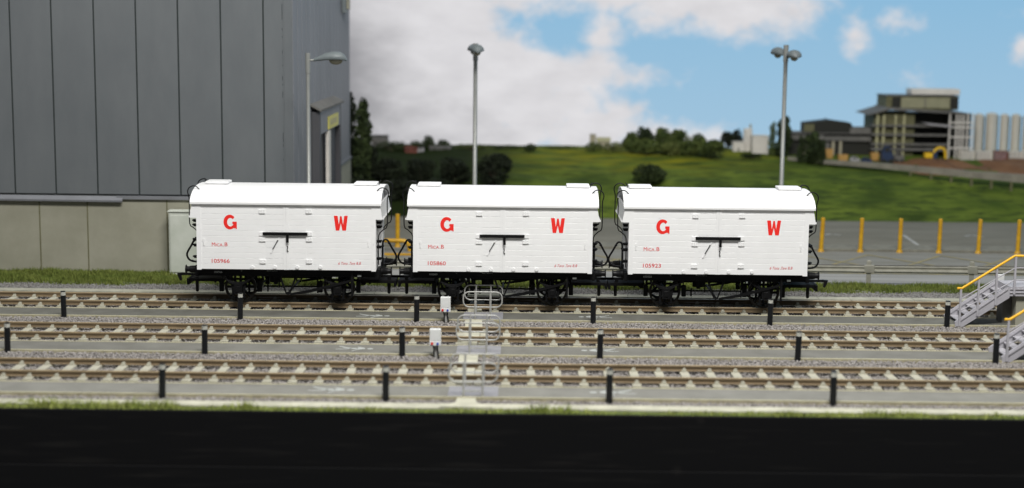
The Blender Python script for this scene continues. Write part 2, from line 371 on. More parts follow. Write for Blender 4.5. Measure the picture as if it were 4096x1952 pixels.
# ---- grass
def grass(name, region, n, h, m, label, edge=None, wid=.022):
    x0, x1, y0, y1, z = region; X = rng.uniform(x0, x1, n); Yy = rng.uniform(y0, y1, n)
    clump = .6 + .5*np.sin(X*2.1+Yy*3)*np.sin(X*.7) + .35*np.sin(X*7.3+1)*np.sin(Yy*9) + rng.normal(0, .25, n)
    if edge is not None: keep = edge(X, Yy); X, Yy, clump = X[keep], Yy[keep], clump[keep]; n = len(X)
    H = h*np.clip(clump+.3, .35, 1.8); th = rng.uniform(0, 2*PI, n); dx, dy = np.cos(th)*wid, np.sin(th)*wid
    lx, ly = rng.normal(0, .35, n)*H, rng.normal(0, .35, n)*H
    V = np.stack([np.stack([X-dx, Yy-dy, np.full(n, z)], 1), np.stack([X+dx, Yy+dy, np.full(n, z)], 1), np.stack([X+lx, Yy+ly, z+H], 1)], 1)
    o = soup(name, V.reshape(-1, 3), np.arange(3*n).reshape(-1, 3), [m]); return tag(o, label, kind='stuff')
b = MB(); b.box(-26, -7.0, 46.75, 49.2, -.1, .012, 'soil'); b.box(-6.999, 32, 46.75, 47.88, -.1, .012, 'soil'); tag(b.build('verge_soil'), kind='structure')
def e1(X, Y): return (Y > 46.55 + .14*np.sin(X*1.1) + .1*np.sin(X*3.7) + rng.normal(0, .07, len(X))) & ((X < -7) | (Y < 47.95 + rng.normal(0, .04, len(X))))
grass('grass', (-22, 22, 46.3, 48.95, 0), 120000, .11, 'grass', 'short green grass verge between the gravel and the road and building', e1, .016)
b = MB(); b.box(-26, 28, 31.08, 31.35, -.12, .014, 'soil'); tag(b.build('front_verge_soil'), kind='structure')
b = MB(); b.box(-26, 28, 31.36, 31.74, -.1, .05, 'white_edge'); tag(b.build('concrete_edge_strip', bevel=.01), kind='structure')
def e2(X, Y):
    dens = np.clip(1.0 - (X+11)/10., .33, 1); dens = np.where(X > 4.2, .6+.3*np.sin(X*2.3), dens); dens = np.where((X > 1.8) & (X < 4.2), .22, dens)
    lim = 31.32 + np.clip(.25 - (X+9)*.06, 0, .26) + .05*np.sin(X*4)
    return (rng.uniform(0, 1, len(X)) < dens) & (Y < lim)
grass('grass', (-20, 20, 31.06, 31.65, .01), 36000, .065, 'grass_front', 'yellowish green grass tufts along the front edge of the board', e2, .015)
def e3(X, Y): return (np.sin(X*1.9)+np.sin(X*.83+2) > 1.05) | (X < -5.5) & (np.sin(X*3.1) > -.2)
grass('grass', (-20, 20, 31.08, 31.32, .02), 8000, .14, 'grass_front', 'taller tufts standing in the front grass along the board edge', e3, .014)

# ---- front face of the board, black with scuffs
def fascia():
    m = MATS['fascia']; nt = m.node_tree; L = nt.links; b = nt.nodes['Principled BSDF']
    tc = nt.nodes.new('ShaderNodeTexCoord'); mp = nt.nodes.new('ShaderNodeMapping'); mp.inputs['Scale'].default_value = (.22, 1, 3.2); L.new(tc.outputs['Object'], mp.inputs[0])
    n = nt.nodes.new('ShaderNodeTexNoise'); n.inputs['Scale'].default_value = 2.2; n.inputs['Detail'].default_value = 7; L.new(mp.outputs[0], n.inputs['Vector'])
    r = nt.nodes.new('ShaderNodeMapRange'); r.inputs[1].default_value = .55; r.inputs[2].default_value = .85; L.new(n.outputs['Fac'], r.inputs[0])
    v = nt.nodes.new('ShaderNodeTexVoronoi'); v.inputs['Scale'].default_value = .8; L.new(tc.outputs['Object'], v.inputs['Vector'])
    r2 = nt.nodes.new('ShaderNodeMapRange'); r2.inputs[1].default_value = .10; r2.inputs[2].default_value = .02; L.new(v.outputs['Distance'], r2.inputs[0])
    ad = nt.nodes.new('ShaderNodeMath'); ad.operation = 'MAXIMUM'; L.new(r.outputs[0], ad.inputs[0]); 
    ml = nt.nodes.new('ShaderNodeMath'); ml.operation = 'MULTIPLY'; ml.inputs[1].default_value = .5; L.new(r2.outputs[0], ml.inputs[0]); L.new(ml.outputs[0], ad.inputs[1])
    mx = nt.nodes.new('ShaderNodeMix'); mx.data_type = 'RGBA'; L.new(ad.outputs[0], mx.inputs[0]); mx.inputs[6].default_value = (.0048, .0048, .0052, 1); mx.inputs[7].default_value = (.016, .015, .014, 1)
    L.new(mx.outputs[2], b.inputs['Base Color'])
fascia()
b = MB(); b.box(-26, 28, 30.98, 31.08, -8, .012, 'fascia'); b.box(-26, 28, 30.92, 30.979, -8.2, -1.15, 'fascia')
tag(b.build('board_edge', bevel=.012), 'long black scuffed board edge below the front grass', 'board')

# ---- paths between the tracks
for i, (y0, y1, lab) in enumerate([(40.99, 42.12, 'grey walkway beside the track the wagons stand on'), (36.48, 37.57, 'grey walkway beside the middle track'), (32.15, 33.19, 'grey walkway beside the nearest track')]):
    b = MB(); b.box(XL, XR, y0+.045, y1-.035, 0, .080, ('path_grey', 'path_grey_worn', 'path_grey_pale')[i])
    b.box(XL, XR, y1-.030, y1, 0, .095, 'path_edge')
    # front edging board with a worn, slightly wavy lower side
    n = 160; top = []; xs = np.linspace(XL, XR, n)
    b.box(XL, XR, y0, y0+.035, .02, .094, 'path_edge'); b.box(XL, XR, y0-.006, y0-.001, -.02, .078, 'path_side')
    o = tag(b.build('walkway'), kind='structure')
b = MB()
x = XL
while x < XR+6:
    b.box(x, x+.93, 44.85, 45.26, 0, .085, 'trough'); x += .94
tag(b.build('cable_trough', bevel=.006), 'long pale concrete cable trough laid behind the farthest track', 'cable trough')

# white walking figures painted on the walkways (lie on the surface)
def walker(xh, yc, d, label):
    b = MB(); z = .0845
    def P(pts): b.add([(xh + d*p[0], yc + p[1], z) for p in pts], [tuple(range(len(pts)))], 'white_mark')
    P([(.10*math.cos(t)*1.0-.0, .035+.07*math.sin(t)) for t in np.linspace(0, 2*PI, 14)[:-1]])
    P([(-.15, .0), (-.19, .14), (-.30, .17), (-.42, .10), (-.42, -.03), (-.30, -.05)])          # shoulders
    P([(-.25, .19), (-.42, .24), (-.43, .19), (-.32, .15)])                                     # arm
    P([(-.30, -.05), (-.42, -.06), (-.56, -.25), (-.52, -.27), (-.40, -.12)])                   # arm
    P([(-.40, .10), (-.60, .12), (-.60, .0), (-.40, -.04)])                                     # trunk
    P([(-.58, .12), (-.80, .2), (-1.0, .33), (-1.01, .27), (-.80, .10), (-.60, .02)])           # leg
    P([(-.58, .06), (-.72, -.06), (-1.08, -.07), (-1.08, -.02), (-.75, .0), (-.62, .09)])       # leg
    tag(b.build('walking_figure_marking'), label, 'floor marking', 'white walking figures painted on the walkways')
walker(-3.58, 41.38, .78, 'white walking figure painted on the farthest walkway, left of the grey hoop barriers')
walker(1.74, 41.56, -.78, 'white walking figure painted on the farthest walkway, right of the grey hoop barriers')
walker(-3.62, 37.02, .78, 'white walking figure painted on the middle walkway, left of the grey hoop barriers')
walker(1.64, 37.10, -.78, 'white walking figure painted on the middle walkway, right of the grey hoop barriers')
walker(-3.62, 32.67, .85, 'white walking figure painted on the nearest walkway, left of the grey hoop barriers')
walker(1.66, 32.70, -.85, 'white walking figure painted on the nearest walkway, right of the grey hoop barriers')

# ================================================================== TRACKS
def rail_mesh():
    b = MB(); prof = [(-.06, .135), (.06, .135), (.06, .146), (.016, .158), (.016, .215), (.036, .226), (.036, .262), (-.036, .262), (-.036, .226), (-.016, .215), (-.016, .158), (-.06, .146)]
    b.prism(prof, 'x', XL, XR, 'rail_brown'); b.box(XL, XR, -.034, .034, .2621, .27, 'rail_top'); return b
def sleeper_mesh(yc, dy0, dy1):
    b = MB(); w0, w1 = .104, .100
    b.prism([(-w0, .0), (w0, .0), (w1, .132), (-w1, .132)], 'y', dy0, dy1, 'sleeper')
    for s_ in (-.6285, .6285):
        for d in (-1, 1):
            y = s_ + d*.088
            b.add([(-.055, y-.034, .13), (.055, y-.034, .13), (.055, y+.034, .13), (-.055, y+.034, .13), (-.052, y-.028, .182), (.052, y-.028, .182), (.052, y+.028, .182), (-.052, y+.028, .182)],
                  [(4,5,6,7),(0,1,5,4),(1,2,6,5),(2,3,7,6),(3,0,4,7)], 'sleeper')
            b.box(-.03, .04, y-.02*d-.03, y-.02*d+.03, .181, .212, 'sleeper')
    return b
def track(yc, ph, sp, lab, dy0):
    r = empty('railway_track', (0, yc, 0)); tag(r, lab, 'railway track', 'parallel railway tracks')
    R = rail_mesh().build('rail', r, (0, .6285, 0), bevel=.006); c = R.copy(); COL.objects.link(c); c.parent = r; c.location = (0, -.6285, 0)
    s0 = None; k0 = math.ceil((-18.5-ph)/sp)
    for k in range(k0, k0+64):
        x = ph + k*sp
        if x > 18.5: break
        if s0 is None: s0 = sleeper_mesh(yc, dy0, 1.05).build('sleeper', r, (x, 0, 0), bevel=.008); o = s0
        else: o = s0.copy(); COL.objects.link(o); o.parent = r; o.location = (x, 0, 0)
        o.rotation_euler = (0, 0, random.uniform(-.02, .02))
track(Y1, -14.474, .5765, 'farthest railway track, with the three white wagons standing on it', -.812)
track(Y2, -12.608, .5867, 'middle railway track of brown rails on pale concrete sleepers', -.856)
track(Y3, -11.417, .5865, 'nearest railway track, closest to the black board edge', -.914)

# ================================================================== WAGONS
L2 = 2.45; ZB = 1.026; YF = -1.295
def zx(zp): return (zp-232)*.003245 - L2
def zz_(y, x): return ZB + (838 + (x-232)*.0113 - y)*.003245
PL = 1.83/12
def planks(b, x0, x1, yf, m='white_paint', sgn=-1, g=.004):
    for k in range(12):
        z0 = ZB + k*PL + (.0 if k == 0 else g/2); z1 = ZB + (k+1)*PL - g/2
        yb = yf - sgn*.008
        b.prism([(yb, z0), (yf, z0+.003), (yf, z1-.007), (yf - sgn*.0045, z1), (yb, z1)], 'x', x0, x1, m)
def bolt(b, x, y, z, r, m, d=.012, sgn=-1): b.cyl((x, y, z), (x, y+sgn*d, z), r, m, 10, r*.75)
GP = None
def letterG(b, xc, zc, y):
    m = 'red_letter'; o = []; i = []
    for k in range(33):
        a = math.radians(42 + (322-42)*k/32); o.append((xc-.012 + .172*math.cos(a), zc + .203*math.sin(a))); i.append((xc+.004 + .088*math.cos(a), zc - .004 + .118*math.sin(a)))
    n = 33; vs = [(p[0], y, p[1]) for p in o] + [(p[0], y, p[1]) for p in i]
    b.add(vs, [(k, k+1, n+k+1, n+k) for k in range(n-1)], m)
    b.add([(p[0], y-.0015, p[1]) for p in [(xc+.060, zc+.012), (xc+.178, zc+.012), (xc+.178, zc-.193), (xc+.155, zc-.190), (xc+.140, zc-.165), (xc+.10, zc-.17), (xc+.075, zc-.10), (xc+.086, zc-.055), (xc+.060, zc-.055)]], [tuple(range(9))], m)
def letterW(b, x0, z0, w_, h, y):
    P = [(0,1),(.27,1),(.36,.40),(.44,.97),(.56,.97),(.66,.40),(.75,1),(1,1),(.87,0),(.61,0),(.50,.50),(.385,0),(.135,0)]
    b.add([(x0+p[0]*w_, y, z0+p[1]*h) for p in P], [tuple(range(13))], 'red_letter')
def body_mesh(number):
    b = MB(); W = 'white_paint'
    b.box(-L2+.01, L2-.01, -1.2865, 1.2865, ZB+.001, ZB+1.829, W)                                        # core
    for sgn, yf in ((-1, YF), (1, -YF)):
        planks(b, zx(270), zx(799), yf, sgn=sgn); planks(b, zx(1177), zx(1704), yf, sgn=sgn)
        for xa_, xb_ in ((zx(799), zx(816)), (zx(1158), zx(1177))): b.box(xa_, xb_, min(yf*.982, yf-sgn*.004), max(yf*.982, yf-sgn*.004), ZB, ZB+1.83, W)
        for xa_, xb_ in ((-L2, zx(270)), (zx(1704), L2)):
            ya, yb = sorted((yf+sgn*.012, yf-sgn*.05)); b.box(xa_, xb_, ya, yb, ZB-.02, ZB+1.83, W)
        for xp in (zx(248), zx(1722)):
            for yy in (300, 455, 608, 765): bolt(b, xp, yf+sgn*.012, zz_(yy, 232), .013, W, .012, sgn)
        for xp in (700, 890, 1080, 1275): b.cyl((zx(xp), yf-sgn*.01, zz_(824, xp)), (zx(xp), yf+sgn*.035, zz_(824, xp)), .053, W, 20, .046)
        for xp, yp in ((294, 600), (1679, 615)):
            X, Z = zx(xp), zz_(yp, xp); ya, yb = sorted((yf, yf+sgn*.02)); b.box(X-.022, X+.022, ya, yb, Z-.02, Z+.06, W); b.box(X-.011, X+.011, ya, yb, Z-.12, Z-.02, W)
            bolt(b, X, yf+sgn*.02, Z-.06, .009, W, .01, sgn); bolt(b, X, yf+sgn*.02, Z-.10, .009, W, .01, sgn)
    # ends: planks and corner irons
    for sx in (-1, 1):
        for k in range(12):
            z0 = ZB+k*PL+.005; z1 = ZB+(k+1)*PL-.005; xa_, xb_ = sorted((sx*(L2-.012), sx*(L2+.004))); b.box(xa_, xb_, -1.2, 1.2, z0, z1, W)
        for yy in (-.42, .42): xa_, xb_ = sorted((sx*(L2), sx*(L2+.05))); b.box(xa_, xb_, yy-.05, yy+.05, ZB, ZB+1.45, W)
    y = YF-.003
    letterG(b, zx(518), zz_(440, 518), y); letterW(b, zx(1390), zz_(513, 1448), .38, .408, y)
    b.text('M', zx(360), y, zz_(645, 360), .103, 'dull_red', width=.088, off=.0); b.text('ICA', zx(393), y, zz_(645, 400), .080, 'dull_red', width=.185, off=.004)
    b.box(zx(456), zx(460), y-.002, y+.002, zz_(645, 456), zz_(641, 456), 'dull_red'); b.text('B', zx(468), y, zz_(645, 470), .103, 'dull_red', width=.078, off=.005)
    b.text(number, zx(357), y, zz_(786, 430), .105, 'dull_red', width=.49, off=.006)
    b.text('6', zx(1425), y, zz_(803, 1430), .074, 'fine_red', width=.045, shear=.25)
    b.text('Tons .', zx(1450), y, zz_(803, 1470), .072, 'fine_red', width=.215, shear=.45)
    b.text('Tare', zx(1521), y, zz_(803, 1540), .072, 'fine_red', width=.15, shear=.45); b.text('8.8', zx(1578), y, zz_(803, 1590), .074, 'fine_red', width=.125, shear=.15)
    return b
def tubepath(pts, n=4):
    """smooth a polyline with a Catmull-Rom curve"""
    P = [Vector(p) for p in pts]; P = [P[0]] + P + [P[-1]]; out = []
    for i in range(1, len(P)-2):
        for k in range(n):
            t = k/n; out.append(.5*((2*P[i]) + (P[i+1]-P[i-1])*t + (2*P[i-1]-5*P[i]+4*P[i+1]-P[i+2])*t*t + (-P[i-1]+3*P[i]-3*P[i+1]+P[i+2])*t**3))
    out.append(P[-2]); return out
def roofz(y):
    t = abs(y)/1.37; return ZB+1.835 + .395*(1-min(1, t)**2.5)**.62
def make_wagon(number, X, label):
    r = empty('goods_wagon', (X, Y1, .27)); tag(r, label, 'goods wagon', 'white ventilated goods wagons coupled in a row')
    bo = body_mesh(number).build('body', r, bevel=.003)
    K = 'black_frame'
    if make_wagon.proto:
        for ch in make_wagon.proto: copy_tree(ch, r)
    else:
        # doors
        for side, (xa_, xb_, px0, px1, hx0, hx1) in enumerate(((816, 986, 963, 986, 761, 813), (986, 1158, 986, 1010, 1154, 1206))):
            for sgn, yf in ((-1, YF), (1, -YF)):
                d = MB()
                if side == 0: planks(d, zx(818), zx(963), yf, sgn=sgn)
                else: planks(d, zx(1011), zx(1156), yf, sgn=sgn)
                ya, yb = sorted((yf+sgn*.010, yf-sgn*.035)); d.box(zx(px0)+.002, zx(px1)-.002, ya, yb, ZB, ZB+1.83, 'white_paint')
                d.box(zx(818), zx(1156 if side else 963), *sorted((yf-sgn*.0062, yf-sgn*.0082)), ZB+.002, ZB+1.828, 'white_paint')
                do = d.build('door', r, bevel=.002)
                for hy in (350, 540, 588, 775):
                    h = MB(); Z = zz_(hy, hx0)
                    ya, yb = sorted((yf-.01*sgn, yf+sgn*.028)); xm = (zx(hx0)+zx(hx1))/2
                    h.box(zx(hx0), xm-.003, ya, yb, Z-.056, Z+.056, 'white_paint'); h.box(xm+.003, zx(hx1), ya, yb, Z-.056, Z+.056, 'white_paint')
                    h.cyl((xm, yf+sgn*.026, Z-.05), (xm, yf+sgn*.026, Z+.05), .012, 'white_paint', 8)
                    for u in (zx(hx0)+.03, zx(hx1)-.03):
                        for v in (-.03, .03): bolt(h, u, yf+sgn*.028, Z+v, .010, 'white_paint', .01, sgn)
                    h.build('hinge', do, bevel=.004)
        b = MB(); ZBr = zz_(539, 980)
        b.box(zx(793), zx(1170), YF-.062, YF-.036, ZBr-.044, ZBr+.044, 'black_satin'); b.box(zx(793), zx(1170), YF-.068, YF-.036, ZBr-.044, ZBr-.034, 'black_satin'); b.box(zx(990), zx(1012), YF-.085, YF-.063, ZBr-.235, ZBr+.03, 'black_satin')
        b.cyl((zx(1001), YF-.085, ZBr), (zx(1001), YF-.10, ZBr), .022, 'black_satin', 10)
        b.build('door_bar', r, bevel=.004)
        b = MB(); b.tube([(zx(915), YF-.03, zz_(597, 915)), (zx(877), YF-.03, zz_(664, 877))], .010, 'black_satin', 8)
        b.ell((zx(915), YF-.03, zz_(597, 915)), (.017, .017, .017), 'black_satin', 8, 6); b.ell((zx(877), YF-.03, zz_(664, 877)), (.017, .017, .017), 'black_satin', 8, 6)
        for cx_, cy_ in ((925, 582), (866, 690)):
            X0, Z0 = zx(cx_), zz_(cy_, cx_); b.prism([(X0-.04, Z0-.05), (X0-.01, Z0-.05), (X0+.04, Z0+.05), (X0+.01, Z0+.05)], 'y', YF-.02, YF-.002, 'white_paint')
        b.build('door_strap', r)
        b = MB(); X0 = zx(998)
        b.tube(tubepath([(X0, YF-.02, zz_(645, 998)), (X0+.012, YF-.035, zz_(656, 998)), (X0-.006, YF-.04, zz_(670, 998)), (X0+.004, YF-.035, zz_(683, 998)), (X0+.014, YF-.02, zz_(692, 998))]), .010, 'black_satin', 8)
        b.ell((X0, YF-.025, zz_(647, 998)), (.018, .018, .022), 'black_satin', 8, 6); b.ell((X0+.012, YF-.025, zz_(688, 998)), (.018, .018, .02), 'black_satin', 8, 6)
        b.build('door_handle', r)
        # roof
        prof = [(y_, roofz(y_)) for y_ in [-1.37*math.cos(PI*k/40) for k in range(41)]]
        inner = [(y_*.978, z_-.03) for y_, z_ in prof][::-1]
        b = MB(); n = len(prof); LR = L2+.155; poly = prof + inner
        vs = [(-LR, p[0], p[1]) for p in poly] + [(LR, p[0], p[1]) for p in poly]; m_ = len(poly)
        b.add(vs, [(i, (i+1) % m_, (i+1) % m_+m_, i+m_) for i in range(m_)], 'roof_white', True)
        b.add(vs, [(i, i+1, m_-2-i, m_-1-i) for i in range(n-1)] + [(m_+m_-1-i, m_+m_-2-i, m_+i+1, m_+i) for i in range(n-1)], 'roof_white')
        for sgn in (-1, 1): ya, yb = sorted((sgn*1.368, sgn*1.32)); b.box(-LR, LR, ya, yb, ZB+1.795, ZB+1.838, 'roof_white')
        # end boards filling the arch
        for sx in (-1, 1):
            xa_, xb_ = sorted((sx*(L2-.02), sx*(L2+.0)))
            b.prism([(y_*.95, ZB+1.8) for y_ in (-1.37, 1.37)][::-1] + [(y_*.95, roofz(y_)-.035) for y_ in [-1.37*math.cos(PI*k/20) for k in range(1, 20)]], 'x', xa_, xb_, 'white_paint')
        ro = b.build('roof', r)
        es = ro.modifiers.new('es', 'EDGE_SPLIT'); es.split_angle = math.radians(35)
        for sx in (-1, 1):
            b = MB(); xc = sx*(L2-.375); zt = ZB+1.835+.395
            b.box(xc-.27, xc+.27, -.25, .25, zt-.07, zt+.02, 'roof_white'); b.box(xc-.315, xc+.315, -.29, .29, zt+.021, zt+.075, 'white_paint'); b.box(xc-.28, xc+.28, -.25, .25, zt+.076, zt+.082, 'roof_white')
            b.build('roof_hatch', ro, bevel=.006)
        # ventilator hoods over the ends
        for sx in (-1, 1):
            b = MB(); z1 = ZB+1.80; z0 = ZB+1.83-.42
            pr = [(sx*(L2-.11), z1), (sx*(L2+.115), z1), (sx*(L2+.185), z0), (sx*(L2-.0), z0), (sx*(L2-.0), z1-.05)]
            for yy in (-1.306, 1.28): b.prism([(sx*(L2-.0), z1), (sx*(L2+.115), z1), (sx*(L2+.185), z0+.012), (sx*(L2+.165), z0), (sx*(L2-.0), z0)], 'y', yy, yy+.026, 'white_paint')
            A = (sx*(L2+.115), z1+.02); B_ = (sx*(L2+.185), z0)
            b.add([(A[0], -1.28, A[1]), (A[0], 1.28, A[1]), (B_[0], 1.28, B_[1]), (B_[0], -1.28, B_[1]), (A[0]-sx*.03, -1.28, A[1]), (A[0]-sx*.03, 1.28, A[1]), (B_[0]-sx*.03, 1.28, B_[1]), (B_[0]-sx*.03, -1.28, B_[1])],
                  [(0,1,2,3),(4,5,6,7),(0,1,5,4),(3,2,6,7),(0,3,7,4),(1,2,6,5)], 'white_paint')
            for k in range(9): b.box(*sorted((sx*(L2+.187), sx*(L2+.215))), -1.25+k*.3, -1.19+k*.3, z0+.0, z0+.05, 'white_paint')
            b.build('ventilator_hood', r)
        # pipes from the roof down the ends
        for sx in (-1, 1):
            for yy in (-.86, .50):
                rz_ = roofz(yy); b = MB()
                pts = [(sx*(L2-.02), yy, rz_-.02), (sx*(L2+.07), yy, rz_+.07), (sx*(L2+.17), yy, rz_+.09), (sx*(L2+.28), yy, rz_+.03), (sx*(L2+.315), yy, rz_-.08), (sx*(L2+.285), yy, rz_-.2), (sx*(L2+.275), yy, rz_-.35),
                       (sx*(L2+.275), yy, ZB+1.2), (sx*(L2+.17), yy, ZB+1.08), (sx*(L2+.045), yy, ZB+.92), (sx*(L2+.04), yy, ZB+.5), (sx*(L2+.04), yy, ZB+.1)]
                b.tube(tubepath(pts, 3), .015, 'black_satin', 8); b.box(*sorted((sx*(L2-.07), sx*(L2+.03))), yy-.03, yy+.03, rz_-.05, rz_-.005, 'roof_white'); b.build('roof_pipe', r)
            b = MB(); yy = -.05; zt = roofz(yy)
            b.tube([(sx*(L2-.02), yy, zt-.02), (sx*(L2-.02), yy, zt+.10)], .012, 'black_satin', 8); b.tube([(sx*(L2-.02), yy, zt+.07), (sx*(L2+.02), yy+.1, zt+.13)], .014, 'black_satin', 8); b.build('lamp_iron', r)
            # brake hose
            b = MB(); e = sx*L2; yy = -.32
            pts = [(e+sx*.10, yy, ZB-.02), (e+sx*.10, yy, ZB+.4), (e+sx*.11, yy, ZB+.66), (e+sx*.17, yy, ZB+.73), (e+sx*.25, yy, ZB+.70), (e+sx*.36, yy, ZB+.50), (e+sx*.48, yy, ZB+.28), (e+sx*.44, yy, ZB+.13), (e+sx*.32, yy, ZB+.06), (e+sx*.12, yy, ZB+.05)]
            b.tube(tubepath(pts, 3), .028, 'black_satin', 10)
            for q in ((.105, .55), (.28, .64), (.33, .07)): b.ell((e+sx*q[0], yy, ZB+q[1]), (.04, .04, .035), 'black_satin', 10, 6)
            b.build('brake_hose', r)
            b = MB()
            for zz0 in (.30, .62, .78, 1.18, 1.30): b.box(*sorted((e, e+sx*.15)), -1.12, -.98, ZB+zz0, ZB+zz0+.035, K); b.cyl((e+sx*.01, -1.05, ZB+zz0-.02), (e+sx*.13, -1.05, ZB+zz0-.02), .02, K, 8)
            b.build('end_steps', r)
        # underframe
        b = MB()
        for yy in (-1.10, 1.03): b.box(-L2, L2, yy, yy+.07, ZB-.205, ZB-.001, K); b.box(-L2, L2, yy-.02, yy+.09, ZB-.215, ZB-.19, K)
        for sx in (-1, 1): b.box(*sorted((sx*L2, sx*(L2+.09))), -1.12, 1.12, ZB-.24, ZB-.002, K)
        for xx in (-1.8, -.9, 0, .9, 1.8): b.box(xx-.05, xx+.05, -1.02, 1.02, ZB-.2, ZB-.03, K)
        b.box(-L2, L2, -1.24, 1.24, ZB-.03, ZB-.002, K)
        uf = b.build('underframe', r, bevel=.004)
        b = MB(); y = -1.103
        b.box(zx(1582), zx(1614), -1.15, -1.135, zz_(913, 1598), zz_(899, 1598), 'white_mark'); b.box(zx(1578), zx(1618), -1.134, -1.08, zz_(930, 1598), zz_(880, 1598), K)
        b.text('G', zx(381), y-.02, zz_(858, 385), .03, 'white_mark'); b.text('W', zx(408), y-.02, zz_(858, 415), .03, 'white_mark')
        b.text('20.0', zx(585), y-.02, zz_(858, 600), .022, 'hoop_grey'); b.text('8.1', zx(593), y-.02, zz_(869, 600), .022, 'hoop_grey'); b.text('Return to', zx(813), y-.02, zz_(868, 820), .026, 'white_mark', width=.18); b.text('W x x', zx(872), y-.02, zz_(868, 870), .022, 'white_mark', width=.1)
        b.build('frame_plate', r)
        # buffers
        for sx in (-1, 1):
            for yy in (-.87, .87):
                b = MB(); zc = ZB-.075; e = sx*(L2+.09)
                b.box(*sorted((e, e+sx*.02)), yy-.13, yy+.13, zc-.12, zc+.12, K); b.tube([(e, yy, zc), (e+sx*.10, yy, zc), (e+sx*.105, yy, zc), (e+sx*.20, yy, zc)], .1, K, 18, rr=[.115, .095, .10, .09])
                b.cyl((e+sx*.2, yy, zc), (e+sx*.29, yy, zc), .078, 'black_satin', 14); b.tube([(e+sx*.285, yy, zc), (e+sx*.30, yy, zc), (e+sx*.315, yy, zc)], .12, 'black_satin', 22, rr=[.10, .125, .11]); b.build('buffer', r)
        # couplings with hook and dropper
        for sx in (-1, 1):
            b = MB(); e = sx*L2; zc = ZB-.31
            b.box(*sorted((e-sx*.3, e+sx*.72)), -.10, -.04, zc-.065, zc, 'black_satin'); b.prism([(e+sx*.66, zc+.005), (e+sx*.82, zc-.01), (e+sx*.80, zc-.10), (e+sx*.74, zc-.22), (e+sx*.69, zc-.21), (e+sx*.71, zc-.07)], 'y', -.11, -.03, 'black_satin')
            b.box(*sorted((e-sx*.55, e+sx*.46)), -.30, .30, zc-.20, zc-.12, K); b.box(*sorted((e+sx*.42, e+sx*.48)), -.42, .42, zc-.28, zc-.11, K)
            b.tube([(e+sx*.26, -.09, zc-.1), (e+sx*.26, -.09, zc-.50)], .05, 'black_satin', 12, rr=[.05, .045]); b.ell((e+sx*.26, -.09, zc-.50), (.045, .045, .035), 'black_satin', 10, 6)
            for q in (.45, .32): b.prism([(e-sx*q, zc-.2), (e-sx*(q-.1), zc-.2), (e-sx*(q-.05), zc-.26)], 'y', -.2, -.1, K)
            b.build('coupling', r)
        # running gear
        WB = 1.375
        for sx in (-1, 1):
            for sy in (-1, 1):
                b = MB(); yo = sy*.66; R_ = .435
                ring = [(R_, sy*-.03), (R_, 0), (R_-.07, 0), (R_-.07, -sy*.03)]
                n = 36
                for k in range(n):
                    a0, a1 = 2*PI*k/n, 2*PI*(k+1)/n
                    def q(rad, yy, a): return (sx*WB+rad*math.cos(a), yo+yy, R_+rad*math.sin(a))
                    b.add([q(R_, .045, a0), q(R_, .045, a1), q(R_, -.045, a1), q(R_, -.045, a0)], [(0,1,2,3)], 'wheel_steel', True)
                    for yv, mm in ((-.045, 'wheel_steel'), (.045, 'wheel_steel')): b.add([q(R_, yv, a0), q(R_, yv, a1), q(R_-.06, yv, a1), q(R_-.06, yv, a0)], [(0,1,2,3)], mm)
                    b.add([q(R_-.06, .045, a0), q(R_-.06, .045, a1), q(R_-.06, -.045, a1), q(R_-.06, -.045, a0)], [(0,1,2,3)], K, True)
                for k in range(8):
                    a = 2*PI*k/8; b.tube([(sx*WB, yo, R_), (sx*WB+(R_-.05)*math.cos(a), yo, R_+(R_-.05)*math.sin(a))], .035, K, 8)
                b.tube([(sx*WB, yo-.08, R_), (sx*WB, yo+.08, R_)], .09, K, 14); b.build('wheel', r)
                # axle guard with box and spring
                b = MB(); yg = sy*1.0; X0 = sx*WB
                for dx in (-1, 1):
                    b.prism([(X0+dx*.12, .18), (X0+dx*.17, .18), (X0+dx*.20, .55), (X0+dx*.36, ZB-.2), (X0+dx*.28, ZB-.2), (X0+dx*.13, .58)], 'y', yg-.02, yg+.02, K)
                b.box(X0-.2, X0+.2, yg-.02, yg+.02, .17, .2, K)
                b.build('axle_guard', r)
                b = MB(); b.prism([(X0-.10, .30), (X0+.10, .30), (X0+.12, .45), (X0+.10, .58), (X0-.10, .58), (X0-.12, .45)], 'y', min(yg, yg+sy*.12), max(yg, yg+sy*.12), K); b.box(X0-.06, X0+.06, min(yg+sy*.12, yg+sy*.14), max(yg+sy*.12, yg+sy*.14), .36, .52, 'black_satin'); b.build('axle_box', r, bevel=.012)
                b = MB()
                for k in range(4):
                    hl = .42 - .08*k; pts = [(X0 + hl*t, yg+sy*.06, .60+.015*0 - .022*k + .14*t*t*(hl/.42)**2 + .022) for t in np.linspace(-1, 1, 9)]
                    b.tube(pts, .013, K, 6)
                for dx in (-1, 1): b.box(X0+dx*.42-.03, X0+dx*.42+.03, yg+sy*.02, yg+sy*.1, .74, .83, K) if sy > 0 else b.box(X0+dx*.42-.03, X0+dx*.42+.03, yg-.1, yg-.02, .74, .83, K)
                b.build('leaf_spring', r)
            b = MB(); b.cyl((sx*WB, -.95, .435), (sx*WB, .95, .435), .05, K, 12); b.build('axle', r)
            for dx in (-1, 1):
                b = MB(); X0 = sx*WB + dx*.53
                for sy in (-1, 1): b.box(X0-.06, X0+.06, sy*.66-.05, sy*.66+.05, .30, .62, K); b.tube([(X0, sy*.66, .55), (X0-dx*.04, sy*.66, ZB-.15)], .018, K, 6)
                b.cyl((X0, -.66, .46), (X0, .66, .46), .025, K, 8)
                b.build('brake_block', r, bevel=.015)
